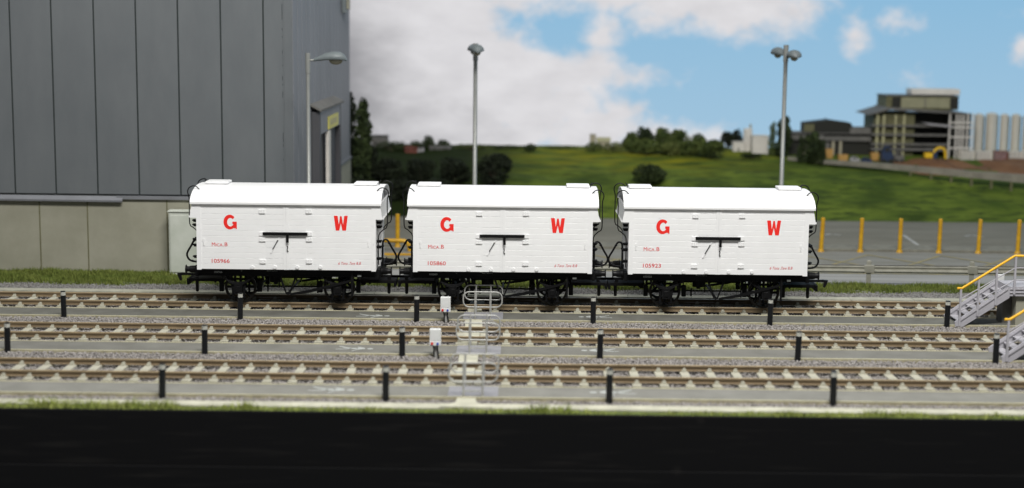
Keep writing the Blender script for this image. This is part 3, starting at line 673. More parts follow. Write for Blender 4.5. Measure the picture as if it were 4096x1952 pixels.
        for sy in (-1, 1):
            b = MB(); y_ = sy*1.04
            for dx in (-1, 1): b.prism([(dx*.02, .30), (dx*.06, .30), (dx*.26, ZB-.19), (dx*.20, ZB-.19)], 'y', y_-.012, y_+.012, K)
            b.cyl((0, y_-.05, .33), (0, y_+.05, .33), .04, K, 10); b.build('v_hanger', r)
            b = MB(); y_ = sy*1.13
            X0, X1 = zx(1000)+.03, zx(1500)
            b.prism([(X0, .29), (X0, .35), (zx(1160), .44), (X1, .72), (X1+.16, .76), (X1+.16, .72), (X1, .66), (zx(1180), .37)], 'y', y_-.015, y_+.015, K); b.build('brake_lever', r)
            b = MB(); b.box(X1+.09, X1+.14, y_-.04, y_-.016, .28, ZB-.02, K); b.box(X1+.09, X1+.14, y_+.016, y_+.03, .28, ZB-.02, K); b.build('lever_guide', r)
        b = MB(); b.cyl((-.42, -.5, .56), (-.42, -.5, .88), .17, K, 18); b.cyl((-.42, -.5, .50), (-.42, -.5, .56), .06, K, 10); b.tube([(-.28, -.8, .82), (-.28, -.8, .47)], .02, K, 8); b.ell((-.28, -.8, .47), (.03, .03, .03), 'wheel_steel', 8, 6); b.build('brake_cylinder', r)
        b = MB()
        b.cyl((0, -1.05, .33), (0, 1.05, .33), .03, K, 8); b.cyl((-.8, -.3, .40), (.8, -.3, .40), .022, K, 8); b.cyl((-.83, -1.0, .19), (.83, -1.0, .19), .008, K, 6)
        b.tube([(-.63, -.6, .52), (-.63, -.6, .3)], .022, K, 8); b.tube([(.76, -.6, .8), (.76, -.6, .27)], .02, K, 8); b.tube([(-1, .3, .62), (1, .3, .58)], .02, K, 8); b.box(-.9, .9, .5, .56, .5, .56, K)
        b.build('brake_rigging', r)
        make_wagon.proto = [c for c in kids(r) if c != bo]
    b = MB(); b.text(number, zx(367), -1.14, zz_(880, 400), .05, 'white_mark', width=.22, off=.01); b.box(zx(362), zx(440), -1.135, -1.10, zz_(886, 400), zz_(846, 400), K)
    b.build('number_plate', r)
    return r
make_wagon.proto = None
make_wagon('105966', -8.8067+L2, 'white goods wagon numbered 105966, in front of the grey building')
make_wagon('105860', -2.8868+L2, 'white goods wagon numbered 105860, coupled between the two others')
make_wagon('105923', 3.0005+L2, 'white goods wagon numbered 105923, nearest the metal stairs')

# ================================================================== BOLLARDS
def bollard(x, y, label, first, tilt=(0, 0)):
    if not first:
        r = empty('bollard', (x, y, 0))
        b = MB(); b.cyl((0, 0, -.02), (0, 0, .655), .072, 'bollard', 18); b.build('post', r)
        b = MB(); b.tube([(0, 0, .655), (0, 0, .67), (0, 0, .69), (0, 0, .705), (0, 0, .745)], .07, 'bollard_band', 18, rr=[.071, .066, .071, .066, .071]); b.build('reflective_band', r)
        b = MB(); b.cyl((0, 0, .745), (0, 0, .765), .066, 'bollard', 18); b.build('cap', r)
        bollard.p = r
    else: r = copy_tree(bollard.p); r.location = (x, y, 0)
    r.rotation_euler = (tilt[0], tilt[1], random.uniform(0, 3)); tag(r, label, 'bollard', 'black bollards beside the walkways'); return r
SB = 4.771; first = False
names = {0: 'far', 1: 'middle', 2: 'near'}
LABB = [['leftmost black bollard beside the farthest walkway, left of the wagons', 'black bollard in front of the left wheels of wagon 105966', 'black bollard just left of the white button box by the farthest walkway', 'black bollard in front of the right end of wagon 105860', 'black bollard in front of the right wheels of wagon 105923', 'black bollard standing just left of the foot of the farther stairs'],
        ['leftmost black bollard of the middle row, at the left edge of the photo', 'black bollard of the middle row, below the left wheels of wagon 105966', 'black bollard just left of the second white button box in the middle row', 'black bollard of the middle row, first to the right of the hoop barriers', 'black bollard of the middle row, below the right wheels of wagon 105923', 'black bollard just left of the foot of the nearer stairs'],
        ['leftmost of the four black bollards closest to the black board edge', 'bollard in the row nearest the board edge, first left of the hoop barriers', 'bollard in the row nearest the board edge, first right of the hoop barriers', 'rightmost of the four black bollards closest to the black board edge']]
for i, (x0, y) in enumerate([(-12.28, 40.90), (-12.327, 36.42), (-7.577, 32.06)]):
    for k, lab in enumerate(LABB[i]):
        o = bollard(x0+k*SB, y, lab, first, (random.uniform(-.02, .02), random.uniform(-.012, .012))); first = True

# ================================================================== BUTTON BOXES
def button_box(x, y, label, sc=1., legs=True, first=None):
    if first: r = copy_tree(first); r.location = (x, y, 0)
    else:
        r = empty('button_box', (x, y, 0))
        b = MB(); b.box(-.135, .135, -.09, .09, .47, .74, 'box_white'); b.box(-.14, .14, -.105, .09, .34, .465, 'box_white'); c = b.build('cabinet', r, bevel=.012)
        for sx in (-1, 1): b = MB(); b.box(sx*.07-.014, sx*.07+.014, -.07, -.04, .74, .775, 'box_white'); b.build('lifting_lug', r)
        b = MB(); b.cyl((-.075, -.105, .40), (-.075, -.135, .40), .033, 'button_red', 14); b.build('button', r)['label'] = 'red button'
        b = MB(); b.cyl((.06, -.105, .395), (.06, -.135, .395), .028, 'button_blue', 14); b.build('button', r)['label'] = 'blue button'
        b = MB(); b.box(-.05, .05, -.02, .03, -.02, .34, 'hoop_grey'); b.build('stand', r)
        for sx in (-1, 1): b = MB(); b.tube(tubepath([(sx*.055, -.03, .345), (sx*.045+.012, -.05, .25), (sx*.05+.02, -.05, .12), (sx*.055+.03, -.05, -.02)]), .016, 'bollard', 8); b.build('cable', r)
    tag(r, label, 'button box', 'white button boxes between the tracks'); return r
bb = button_box(-1.95, 40.78, 'white box with a red and a blue button, standing right in front of wagon 105860')
button_box(-1.98, 36.35, 'white box with a red and a blue button, between the middle and nearest tracks', first=bb)
r = empty('switch_box', (13.93, 44.0, 0)); tag(r, 'small plain white box seen behind the handrail of the farther stairs', 'switch box')
b = MB(); b.box(-.12, .10, -.06, .06, .72, 1.02, 'box_white'); b.build('cabinet', r, bevel=.01)
b = MB(); b.box(.06, .09, -.05, -.02, 1.02, 1.06, 'box_white'); b.build('lifting_lug', r)
b = MB(); b.box(-.035, .035, -.03, .03, -.02, .72, 'plate_grey'); b.build('stand', r)

# ================================================================== HOOP BARRIERS AND FOOT CROSSINGS
def hoop(x, y, label, first=None, base=.05):
    if first: r = copy_tree(first); r.location = (x, y, base)
    else:
        r = empty('hoop_barrier', (x, y, base)); hw, z0, z1, rad = .525, .36, .775, .16
        pts = []
        for cx_, cz_, a0 in ((hw-rad, z1-rad, 90), (hw-rad, z0+rad, 0), (-hw+rad, z0+rad, -90), (-hw+rad, z1-rad, -180)):
            for k in range(7): a = math.radians(a0 - 90*k/6); pts.append((cx_+rad*math.cos(a), 0, cz_+rad*math.sin(a)))
        pts.append(pts[0]); pts.append(pts[1])
        b = MB(); b.tube(pts, .019, 'hoop_grey', 10, caps=False); b.build('hoop', r)
        for sx in (-1, 1): b = MB(); b.cyl((sx*.205, 0, 0), (sx*.205, 0, .80), .022, 'hoop_grey', 10); b.build('post', r)
        b = MB(); b.box(-.205, .205, -.012, .012, .15, .175, 'hoop_grey'); b.box(-.30, .30, -.04, .04, -.02, .012, 'hoop_grey'); b.build('crossbar', r)
    tag(r, label, 'hoop barrier', 'grey tubular hoop barriers at the foot crossing'); return r
H0 = hoop(-.957, 42.02, 'farthest grey hoop barrier, nearly touching the wheels of wagon 105860', base=.09)
hoop(-.958, 41.02, 'second farthest grey hoop barrier, beside the box in front of wagon 105860', H0, .07)
hoop(-.966, 37.50, 'third grey hoop barrier from the wagons, at the back of the middle walkway', H0, .09)
hoop(-.96, 36.58, 'third grey hoop barrier from the board edge, at the front of the middle walkway', H0, .07)
hoop(-.94, 33.12, 'second nearest grey hoop barrier, at the back of the nearest walkway', H0, .05)
hoop(-.945, 32.2, 'nearest grey hoop barrier, closest to the black board edge', H0, .05)
g0 = None
for y0, y1, lab in ((41.06, 42.06, 'grey chequered plate on the farthest walkway under the hoop barriers'), (36.55, 37.5, 'grey chequered plate on the middle walkway under the hoop barriers'), (32.2, 33.12, 'grey chequered plate on the nearest walkway under the hoop barriers')):
    b = MB(); b.box(-1.49, -.41, y0, y1, .0825, .099, 'plate_grey')
    for k in range(14): b.box(-1.47+k*.077, -1.445+k*.077, y0+.02, y1-.02, .099, .109, 'plate_grey')
    tag(b.build('crossing_plate'), lab, 'floor plate', 'grey plates under the hoop barriers')
def board(x, y, w_, d, z, lab):
    b = MB(); b.box(-w_/2, w_/2, -d/2, d/2, -.1, 0, 'white_edge'); o = b.build('crossing_board', bevel=.01); o.location = (x, y, z); o.rotation_euler[2] = random.uniform(-.04, .04)
    tag(o, lab, 'crossing board', 'pale boards laid across the tracks at the foot crossing')
for yc, nm, g in ((Y1, 'farthest', 0), (Y2, 'middle', 1), (Y3, 'nearest', 2)):
    board(-1.17, yc-.02, .40, .98, .19, f'pale crossing board between the rails of the {nm} track')
    if g: board(-1.17, yc+1.68, .46, 1.35, .12, f'pale crossing board on the ballast just behind the {nm} track')
    board(-1.20, yc-.76, .40, .10, .17, f'narrow pale board in front of the front rail of the {nm} track')
b = MB(); b.prism([(-1.62, 31.35), (-1.3, 31.75), (-1.28, 32.14), (-.88, 32.14), (-.86, 31.75), (-.5, 31.35)], 'z', .0, .075, 'white_edge'); tag(b.build('concrete_apron', bevel=.01), 'pale flared concrete apron in front of the nearest walkway plate', 'concrete apron')

# ================================================================== STAIRS
def stairs(x, y, z, label, first=None):
    if first: r = copy_tree(first); r.location = (x, y, z)
    else:
        r = empty('access_stairs', (x, y, z)); G = 'stair_grey'
        RX, RZ = 1.26, .82; WD = 1.05        # run and rise to the platform; width in depth
        for k, yy in enumerate((0, WD)):
            b = MB(); b.prism([(-.10, 0), (.10, -.01), (RX+.06, RZ-.02), (RX+.06, RZ+.27), (RX-.02, RZ+.27), (-.12, .12)], 'y', yy-.03, yy+.03, G)
            b.prism([(-.0, .17), (.02, .14), (RX, RZ+.20), (RX, RZ+.235)], 'y', yy-.055, yy-.031, G); b.build('stringer', r, bevel=.006)
        for k in range(6):
            xx = .02+k*.215; zt = .10+k*.155; b = MB(); b.box(xx, xx+.23, .03, WD-.03, zt, zt+.03, G); b.build('tread', r, bevel=.004)
        b = MB(); b.box(RX+.061, 4.2, -.02, WD+.02, RZ+.02, RZ+.28, G); b.box(RX+.061, 4.2, -.05, -.021, RZ+.20, RZ+.23, G); b.box(RX+.061, 4.2, -.05, -.021, RZ+.11, RZ+.14, G); b.build('platform', r, bevel=.006)
        b = MB(); b.box(1.55, 1.83, .1, WD-.1, -z-.02, RZ+.02, 'concrete'); b.box(1.3, 1.55, .45, WD-.1, -z-.02, RZ+.02, 'bld_grey'); b.build('pillar', r, bevel=.01)
        for yy in (-.045,):
            for xx, z0, z1 in ((.0, .02, 1.03), (.47, .30, 1.28), (.94, .60, 1.58), (1.43, .90, 1.93), (2.45, .98, 1.93), (3.5, .98, 1.93)):
                b = MB(); b.box(xx-.026, xx+.026, yy-.026, yy+.026, z0, z1, G); b.build('post', r)
            for o1 in (.34, .67):
                b = MB(); b.tube([(0, yy, 1.03-o1+.06), (1.43, yy, 1.93-o1+.03), (4.2, yy, 1.93-o1+.03)], .016, G, 8); b.build('mid_rail', r)
            b = MB(); b.tube([(-.10, yy, 1.045), (.03, yy, 1.045), (1.40, yy, 1.945), (4.2, yy, 1.945)], .034, 'yellow_rail', 10); b.build('handrail', r)
    tag(r, label, 'metal stairs', 'grey metal stairs with yellow handrails'); return r
st = stairs(11.92, 40.98, .06, 'farther grey metal stairs with yellow handrail, beside wagon 105923')
stairs(11.80, 36.50, .06, 'nearer grey metal stairs with yellow handrail, cut off by the right edge', st)

# ================================================================== CRASH BARRIER (each panel and post part of one barrier)
r = empty('crash_barrier', (0, 48.0, 0)); tag(r, 'long grey metal crash barrier running along the grass behind the wagons', 'crash barrier')
pc = pb = None
for k in range(-5, 7):
    x = 11.03 + k*3.24
    if x < -6.8: continue
    if pc is None:
        b = MB(); b.box(-.055, .055, -.04, .04, -.02, .80, 'barrier'); b.box(-.075, .075, -.06, -.04, .02, .78, 'barrier'); pc = b.build('post', r, (x, -.02, 0), bevel=.01)
        b = MB(); b.box(-.20, .20, -.10, -.062, .40, .655, 'barrier'); bl = b.build('bracket', r, (x, -.02, 0), bevel=.025)
        b = MB(); prof = [(-.10, .655), (-.115, .64), (-.13, .60), (-.10, .545), (-.10, .525), (-.17, .50), (-.18, .46), (-.14, .42), (-.09, .41), (-.075, .44), (-.075, .65)]
        b.prism(prof, 'x', .16, 3.08, 'barrier'); b.box(.16, 3.08, -.125, -.07, .645, .668, 'bld_grey'); pb = b.build('beam', r, (x, -.02, 0), bevel=.004)
    else:
        for s_ in (pc, bl, pb): c = s_.copy(); COL.objects.link(c); c.parent = r; c.location = (x, -.02, 0)

# yellow posts
yp = None
for k in range(8):
    x = 10.97 + k*1.425
    if yp is None:
        b = MB(); b.cyl((0, 0, 0), (0, 0, 1.22), .078, 'yellow_paint', 14, .074); b.cyl((0, 0, 1.22), (0, 0, 1.24), .074, 'yellow_paint', 14, .05); b.cyl((0, 0, -.05), (0, 0, .09), .14, 'yellow_paint', 14, .085); yp = b.build('yellow_post'); o = yp
    else: o = yp.copy(); COL.objects.link(o)
    o.location = (x, 55.35, .01); o.rotation_euler = (random.uniform(-.02, .02), .02+random.uniform(-.015, .015), 0)
    lab = ['yellow post nearest the right end of wagon 105923', 'second yellow post from wagon 105923', 'yellow post beside the slanting white bay line', 'fourth yellow post from wagon 105923, right of the white bay line', 'fifth yellow post from wagon 105923, right of a worn white mark', 'yellow post at the right edge, above the flat part of the handrail', 'yellow post beyond the edge post', 'last yellow post of the row'][k]
    tag(o, lab, 'post', 'yellow posts along the car park kerb')
# yellow guard rail in the gap between the first two wagons
r = empty('yellow_guard_rail', (-4.75, 54.3, 0)); tag(r, 'yellow tubular guard rail seen in the gap between wagons 105966 and 105860', 'guard rail')
b = MB(); b.tube(tubepath([(-1.5, 0, .38), (.45, 0, .38), (.72, 0, .34), (.84, 0, .2), (.86, 0, 0)]), .075, 'yellow_paint', 12); b.build('top_rail', r)
b = MB(); b.tube([(-1.5, 0, 0), (-1.5, 0, .38)], .07, 'yellow_paint', 12); b.build('leg', r)
b = MB(); b.box(-1.6, 1.0, -1.05, -.85, -.01, .06, 'yellow_paint'); b.build('base_rail', r)
b = MB(); b.cyl((0, 0, 0), (0, 0, 1.2), .08, 'yellow_paint', 14, .078); b.cyl((0, 0, -.04), (0, 0, .08), .13, 'yellow_paint', 14, .085); o = b.build('yellow_post'); o.location = (-4.40, 55.35, .01)
tag(o, 'lone yellow post seen in the gap between wagons 105966 and 105860', 'post', 'yellow posts along the car park kerb')

# ================================================================== GREY BUILDING
def building():
    r = empty('industrial_building', (-16, 49, 0)); tag(r, 'large grey clad industrial building with concrete base behind the left wagon', 'building')
    XR_ = -7.2+16; H = 15
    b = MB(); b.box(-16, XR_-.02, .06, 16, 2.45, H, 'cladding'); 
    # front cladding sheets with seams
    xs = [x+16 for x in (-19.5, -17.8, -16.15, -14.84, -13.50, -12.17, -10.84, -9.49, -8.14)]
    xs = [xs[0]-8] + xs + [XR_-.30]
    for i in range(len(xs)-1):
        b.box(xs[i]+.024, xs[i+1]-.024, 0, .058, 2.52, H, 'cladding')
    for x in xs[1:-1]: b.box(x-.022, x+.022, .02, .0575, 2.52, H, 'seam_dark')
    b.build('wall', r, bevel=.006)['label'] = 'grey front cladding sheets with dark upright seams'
    b = MB(); b.box(XR_-.285, XR_-.02, -.02, .058, 2.45, H, 'cladding'); b.box(XR_-.33, XR_-.286, -.01, .04, 2.5, H, 'cladding')
    for z0, dz in ((8.6,.5),(7.85,.08),(7.6,.06),(7.15,.10),(6.7,.05),(6.35,.14),(6.1,.06),(5.85,.2),(4.55,.3),(4.2,.1),(3.7,.05)): b.box(XR_-.345, XR_-.331, -.012, .0, z0-dz, z0, 'seam_dark')
    b.build('corner_trim', r, bevel=.006)
    b = MB(); b.box(-14, XR_-.02, .02, 16, -.05, 2.44, 'concrete')
    for x in (-18.0, -15.4, -13.86, -11.3, -8.7): b.box(x+16-.016, x+16+.016, .005, .0195, 0, 2.4, 'bld_olive')
    b.build('base_wall', r)
    b = MB()
    b.add([(-14, -.02, 2.44), (3.3, -.02, 2.40), (3.3, -.14, 2.27), (-14, -.14, 2.34), (-14, -.02, 2.50), (3.3, -.02, 2.46), (3.3, -.15, 2.33), (-14, -.15, 2.40)], [(0,1,2,3),(4,5,6,7),(3,2,6,7),(0,1,5,4),(1,2,6,5),(0,3,7,4)], 'cladding_side')
    b.box(3.1, XR_-.02, -.07, .02, 2.36, 2.47, 'cladding_side')
    b.build('drip_flashing', r, bevel=.004)
    # right side
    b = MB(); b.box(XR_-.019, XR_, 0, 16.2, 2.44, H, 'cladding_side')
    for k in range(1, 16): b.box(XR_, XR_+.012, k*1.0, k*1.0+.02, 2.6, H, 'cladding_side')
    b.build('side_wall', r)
    b = MB(); b.box(XR_-.019, XR_+.03, 0, 16.2, -.05, 2.40, 'concrete'); b.box(XR_, XR_+.08, .1, 16.1, 2.40, 2.5, 'cladding_side'); b.build('side_base', r)
    b = MB(); b.box(XR_+.02, XR_+.20, 13.2, 14.2, 8.45, 9.6, 'lamp_head'); b.box(XR_+.21, XR_+.26, 13.3, 14.1, 8.6, 9.4, 'tan'); b.build('wall_light_box', r, bevel=.02)
    # porch
    p = MB(); y0, y1 = 4.0, 10.4; xo = XR_+.30
    p.box(XR_+.03, xo, y0, y0+.35, 0, 5.0, 'door_dark'); p.box(XR_+.03, xo, y1-.35, y1, 0, 5.0, 'door_dark'); p.box(XR_+.03, xo, y0+.35, y1-.35, 4.2, 5.0, 'cladding_side')
    p.box(XR_+.031, XR_+.12, y0+.35, y1-.35, 0, 4.2, 'door_dark')
    p.add([(XR_, y0-.15, 5.28), (XR_, y1+.15, 5.28), (xo+.08, y1+.15, 5.08), (xo+.08, y0-.15, 5.08), (XR_, y0-.15, 5.2), (XR_, y1+.15, 5.2), (xo+.08, y1+.15, 5.001), (xo+.08, y0-.15, 5.001)], [(0,1,2,3),(7,6,5,4),(0,3,7,4),(3,2,6,7),(1,2,6,5),(0,1,5,4)], 'bld_grey')
    po = p.build('porch', r, bevel=.006)
    b = MB(); b.box(xo+.001, xo+.04, y0+2.3, y0+5.2, 4.25, 4.70, 'sign_yellow')
    for k in range(5): b.box(xo+.041, xo+.045, y0+2.7+k*.42, y0+2.95+k*.42, 4.38, 4.58, 'tan')
    b.build('sign', po)
    b = MB(); b.box(xo-.08, xo+.03, y0+2.3, y0+2.9, 0, 4.19, 'offwhite'); b.build('door_frame', po)
building()
r = empty('relay_cabinet', (-10.28, 48.65, 0)); tag(r, 'pale grey cabinet against the building wall, partly behind wagon 105966', 'cabinet')
b = MB(); b.box(-.85, .85, -.22, .22, 0, 2.03, 'cabinet'); b.build('housing', r, bevel=.03)
for sx in (-1, 1): b = MB(); b.box(*sorted((sx*.02, sx*.80)), -.245, -.221, .10, 1.93, 'cabinet'); b.build('door', r, bevel=.012)
b = MB(); b.box(-.88, .88, -.26, .24, 2.031, 2.07, 'cabinet'); b.build('lid', r, bevel=.01)

# ================================================================== LAMPS
def lamp(x, y, h, heads, label, pr=.062):
    r = empty('street_lamp', (x, y, 0)); tag(r, label, 'street lamp')
    b = MB(); b.tube([(0, 0, 0), (0, 0, 1.0), (0, 0, 1.01), (0, 0, h-.6)], pr, 'lamp_grey', 14, rr=[pr*1.5, pr*1.5, pr, pr]); b.cyl((0, 0, h-.62), (0, 0, h), pr*1.25, 'lamp_grey', 14); b.build('pole', r)
    for (ang, z, ln) in heads:
        b = MB(); b.tube([(pr, 0, 0), (.25, 0, .0)], .035, 'lamp_grey', 10)
        n = 12; st_ = [(.18, .07, .07, .0), (.30, .12, .11, .01), (.5, .20, .19, .035), (.75, .25, .23, .05), (.95, .24, .22, .05), (1.08, .17, .15, .03), (1.14, .05, .05, .01)]
        vs = []; fs = []
        for (xx, ry, rz2, zo) in st_:
            for k in range(n): a = 2*PI*k/n; s3 = math.sin(a); vs.append((xx*ln, ry*math.cos(a), zo + (rz2 if s3 > 0 else .035)*s3))
        for i in range(len(st_)-1):
            for k in range(n): fs.append((i*n+k, i*n+(k+1) % n, (i+1)*n+(k+1) % n, (i+1)*n+k))
        b.add(vs, fs, 'lamp_head', True); b.add(vs, [tuple(range(n)), tuple(range((len(st_)-1)*n, len(st_)*n))[::-1]], 'lamp_head')
        hd = b.build('lamp_head', r, (0, 0, z)); hd.rotation_euler = (0, 0, math.radians(ang))
        b = MB(); b.ell((.82*ln, 0, 0), (.20*ln, .13, .13), 'lamp_lens', 14, 8); b.build('lens', hd)
    return r
lamp(-6.53, 47.5, 7.1, [(0, 6.88, 1.05)], 'single headed grey street lamp in front of the corner of the grey building')
lamp(-1.64, 56.2, 7.36, [(-84, 7.06, 1.0), (96, 7.06, 1.0)], 'twin headed lamp seen end on, rising behind wagon 105860', .075)
lamp(9.60, 56.2, 7.42, [(-76, 6.98, .9), (104, 7.06, .9)], 'twin headed lamp with heads set apart, rising behind wagon 105923', .075)

# ================================================================== TREES AND BUSHES
def crown(name, ells, n, sz, m, parent):
    w_ = np.array([e[3]*e[4]*e[5] for e in ells])**.66; pick = rng.choice(len(ells), n, p=w_/w_.sum()); E_ = np.array(ells)[pick]
    d = rng.normal(0, 1, (n, 3)); d /= np.linalg.norm(d, axis=1)[:, None]; rad = rng.uniform(.55, 1.06, (n, 1))**.6
    P = E_[:, :3] + d*rad*E_[:, 3:6]
    a = rng.normal(0, 1, (n, 3)); a /= np.linalg.norm(a, axis=1)[:, None]; c = np.cross(a, rng.normal(0, 1, (n, 3))); c /= np.linalg.norm(c, axis=1)[:, None]
    s_ = (sz*rng.uniform(.5, 1.3, n))[:, None]
    V = np.stack([P-a*s_, P+c*s_*.6, P+a*s_, P-c*s_*.6], 1)
    o = soup(name, V.reshape(-1, 3), np.arange(4*n).reshape(-1, 4), [m]); o.parent = parent; return o
def bush(x0, x1, Y, z0, z1, m, label, cat='bush', n=1400, group=None, dep=None, name=None, lumps=7, sz=None, trunk=True):
    w_, h = x1-x0, z1-z0; cx = (x0+x1)/2; d = dep or w_*.8
    r = empty(name or cat.replace(' ', '_'), (cx, Y, z0)); tag(r, label, cat, group)
    E_ = [(0, 0, h*.5, w_*.38, d*.38, h*.46)]
    for k in range(lumps):
        a = random.uniform(0, 2*PI); q = random.uniform(.25, .62); s_ = random.uniform(.16, .26)
        zz1 = random.uniform(.3, .8); E_.append((math.cos(a)*w_*.5*q*(1.2-zz1*.6)*1.1, math.sin(a)*d*.5*q, h*zz1, w_*s_, d*s_, h*min(s_*1.1, 1-zz1)))
    k_ = rng.integers(1e9)
    crown('crown', E_, n, sz or max(.035, min(w_, h)*.075), m, r)
    if trunk:
        b = MB(); b.tube([(0, 0, -.1), (.02*w_, 0, h*.3), (0, 0, h*.6)], .05*w_, 'bark', 8, rr=[.05*w_, .04*w_, .015*w_])
        for k in range(4): a = k*1.6; b.tube([(0, 0, h*.25), (math.cos(a)*w_*.2, math.sin(a)*d*.2, h*.6)], .02*w_, 'bark', 6)
        b.build('trunk', r)
    return r
def poplar(x0, x1, Y, z0, z1, m, label, group=None, n=1500):
    w_, h = x1-x0, z1-z0; r = empty('poplar_tree', ((x0+x1)/2, Y, z0)); tag(r, label, 'tree', group)
    E_ = [(random.uniform(-.14, .14)*w_, random.uniform(-.1, .1)*w_, h*t, w_*.5*s_, w_*.5*s_, h*.12) for t, s_ in ((.14, .85), (.28, 1.0), (.42, 1.0), (.56, .92), (.68, .85), (.80, .72), (.89, .5))]
    crown('crown', E_, n, max(.04, w_*.12), m, r)
    b = MB(); b.tube([(0, 0, -.1), (0, 0, h*.4), (.02, 0, h*.9)], .06*w_, 'bark', 8, rr=[.08*w_, .06*w_, .01]); b.build('trunk', r)
    return r
GB = 'dark bushes at the left of the meadow'
poplar(-7.80, -7.15, 67.5, .9, 5.05, 'leaf_black', 'tall dark tree right against the corner of the grey building', n=2200)
poplar(-7.30, -6.50, 67.2, .9, 4.82, 'leaf_dark', 'tall dark narrow tree, second from the grey building corner', n=2600)
for a in [(-7.2, -6.2, 67.9, 1.2, 2.7, 'leaf_black', 'dark bush at the foot of the tall narrow trees'), (-6.5, -5.0, 67.6, 1.05, 2.26, 'leaf_black', 'very dark bush behind the gap between wagons 105966 and 105860'), (-5.2, -3.6, 67.6, 1.05, 2.20, 'leaf_black', 'very dark bush behind the left roof end of wagon 105860'),
          (-3.75, -2.0, 67.6, 1.05, 2.24, 'leaf_black', 'wide dark bush just left of the lamp behind wagon 105860'), (-2.1, -.22, 67.5, 1.0, 2.50, 'leaf_black', 'dark rounded bush just right of the lamp behind wagon 105860')]:
    bush(*a, group=GB, n=2400, sz=.075)
for a in [(-7.6, -5.9, 66.0, .3, 1.45, 'leaf_black', 'low dark bush beside the base of the grey building'), (-6.0, -4.3, 66.0, .4, 1.5, 'leaf_black', 'low dark bush seen low in the gap between wagons 105966 and 105860'), (-4.4, -2.6, 66.2, .5, 1.5, 'leaf_black', 'low dark bush hidden mostly by the roof of wagon 105860')]:
    bush(*a, group=GB, n=2200, sz=.075)
bush(4.75, 6.62, 67.75, 1.12, 2.12, 'leaf_dark', 'lone round dark bush in the meadow above wagon 105923', n=2800, sz=.06)
GF = 'trees and hedges along the far edge of the meadow'
bush(-7.1, -5.2, 73.2, 2.0, 2.56, 'leaf_dark', 'low dark hedge on the skyline left of the small round tree', 'hedge', 1300, GF, .8)
bush(-5.3, -4.4, 73.3, 2.02, 2.58, 'leaf_dark', 'hedge piece directly above the small brick house', 'hedge', 900, GF, .8)
bush(-4.66, -4.02, 73.6, 2.05, 2.82, 'leaf_dark', 'small round tree sticking up on the left skyline', 'tree', 900, GF)
bush(-4.1, -3.3, 73.7, 2.1, 2.63, 'leaf_dark', 'low bush on the skyline just right of the small round tree', 'bush', 800, GF)
bush(-3.5, -1.3, 73.8, 2.1, 2.42, 'leaf_mid', 'long low hedge on the skyline left of the lamp behind wagon 105860', 'hedge', 1200, GF, .6)
bush(-1.5, .35, 73.8, 2.1, 2.40, 'leaf_dark', 'long low hedge on the skyline right of the lamp behind wagon 105860', 'hedge', 1100, GF, .6)
bush(.05, .9, 73.4, 2.1, 2.47, 'leaf_dark', 'small dark bush alone on the middle of the skyline', 'bush', 700, GF)
bush(.8, 3.1, 74.0, 2.1, 2.38, 'leaf_mid', 'very low pale hedge along the middle of the skyline', 'hedge', 1000, GF, .5)
bush(2.9, 4.1, 73.4, 2.1, 2.58, 'leaf_mid', 'bushy hedge on the skyline below the small tower', 'hedge', 1000, GF, .7)
bush(3.8, 5.1, 73.3, 2.1, 2.62, 'leaf_light', 'pale green bush left of the big tree clump', 'bush', 1100, GF, .8)
for a in [(4.85, 5.8, 73.3, 2.1, 3.13, 'leaf_mid', 'leftmost tree of the big clump on the skyline'), (5.5, 6.5, 73.4, 2.1, 3.34, 'leaf_dark', 'tall rounded tree, left of centre of the big clump'), (6.25, 7.45, 73.3, 2.1, 3.33, 'leaf_mid', 'widest tree in the centre of the big clump'),
          (7.1, 8.2, 73.1, 2.08, 3.28, 'leaf_mid', 'tree right of centre in the big clump'), (7.8, 8.95, 72.9, 2.04, 3.08, 'leaf_mid', 'lower tree toward the right end of the big clump')]:
    bush(*a, cat='tree', group=GF, n=1700, sz=.07)
bush(5.0, 7.0, 72.9, 2.05, 2.85, 'leaf_mid', 'long mid green hedge under the left half of the big clump', 'hedge', 1800, GF, .8)
bush(7.0, 8.9, 72.6, 2.0, 2.75, 'leaf_mid', 'long mid green hedge under the right half of the big clump', 'hedge', 1800, GF, .8)
bush(8.2, 9.75, 72.2, 1.94, 2.86, 'leaf_mid', 'rounded bush at the right end of the big tree clump', 'bush', 1600, GF)
bush(6.55, 7.8, 72.6, 2.0, 2.68, 'leaf_light', 'pale green bush in front of the big tree clump', 'bush', 1300, GF)
bush(8.6, 9.3, 72.0, 1.92, 2.55, 'leaf_dark', 'small dark bush in front of the right end of the clump', 'bush', 800, GF)
bush(9.6, 10.32, 74.3, 2.25, 3.16, 'leaf_black', 'left of two dark round trees beside the white tower', 'tree', 1100, GF)
bush(10.15, 10.85, 74.4, 2.25, 3.27, 'leaf_black', 'right of two dark round trees beside the white tower', 'tree', 1100, GF)
bush(10.3, 11.6, 72.3, 1.95, 2.22, 'leaf_dark', 'low hedge in front of the white tower', 'hedge', 900, GF, .4)
GP_ = 'narrow poplars in front of the factory'
for a in [(11.76, 12.10, 72.7, 2.0, 3.70, 'leaf_mid', 'slim poplar immediately right of the white shed'), (12.08, 12.80, 72.6, 2.0, 3.95, 'leaf_dark', 'tallest poplar, just behind the lamp at wagon 105923'), (12.92, 13.28, 71.5, 1.83, 3.12, 'leaf_dark', 'shorter poplar in front of the small white shed'),
          (13.25, 14.0, 71.4, 1.82, 3.30, 'leaf_dark', 'thick poplar in front of the low dark factory'), (13.85, 14.2, 71.2, 1.8, 2.98, 'leaf_dark', 'slim poplar at the left end of the grey guideway')]:
    poplar(*a, group=GP_)

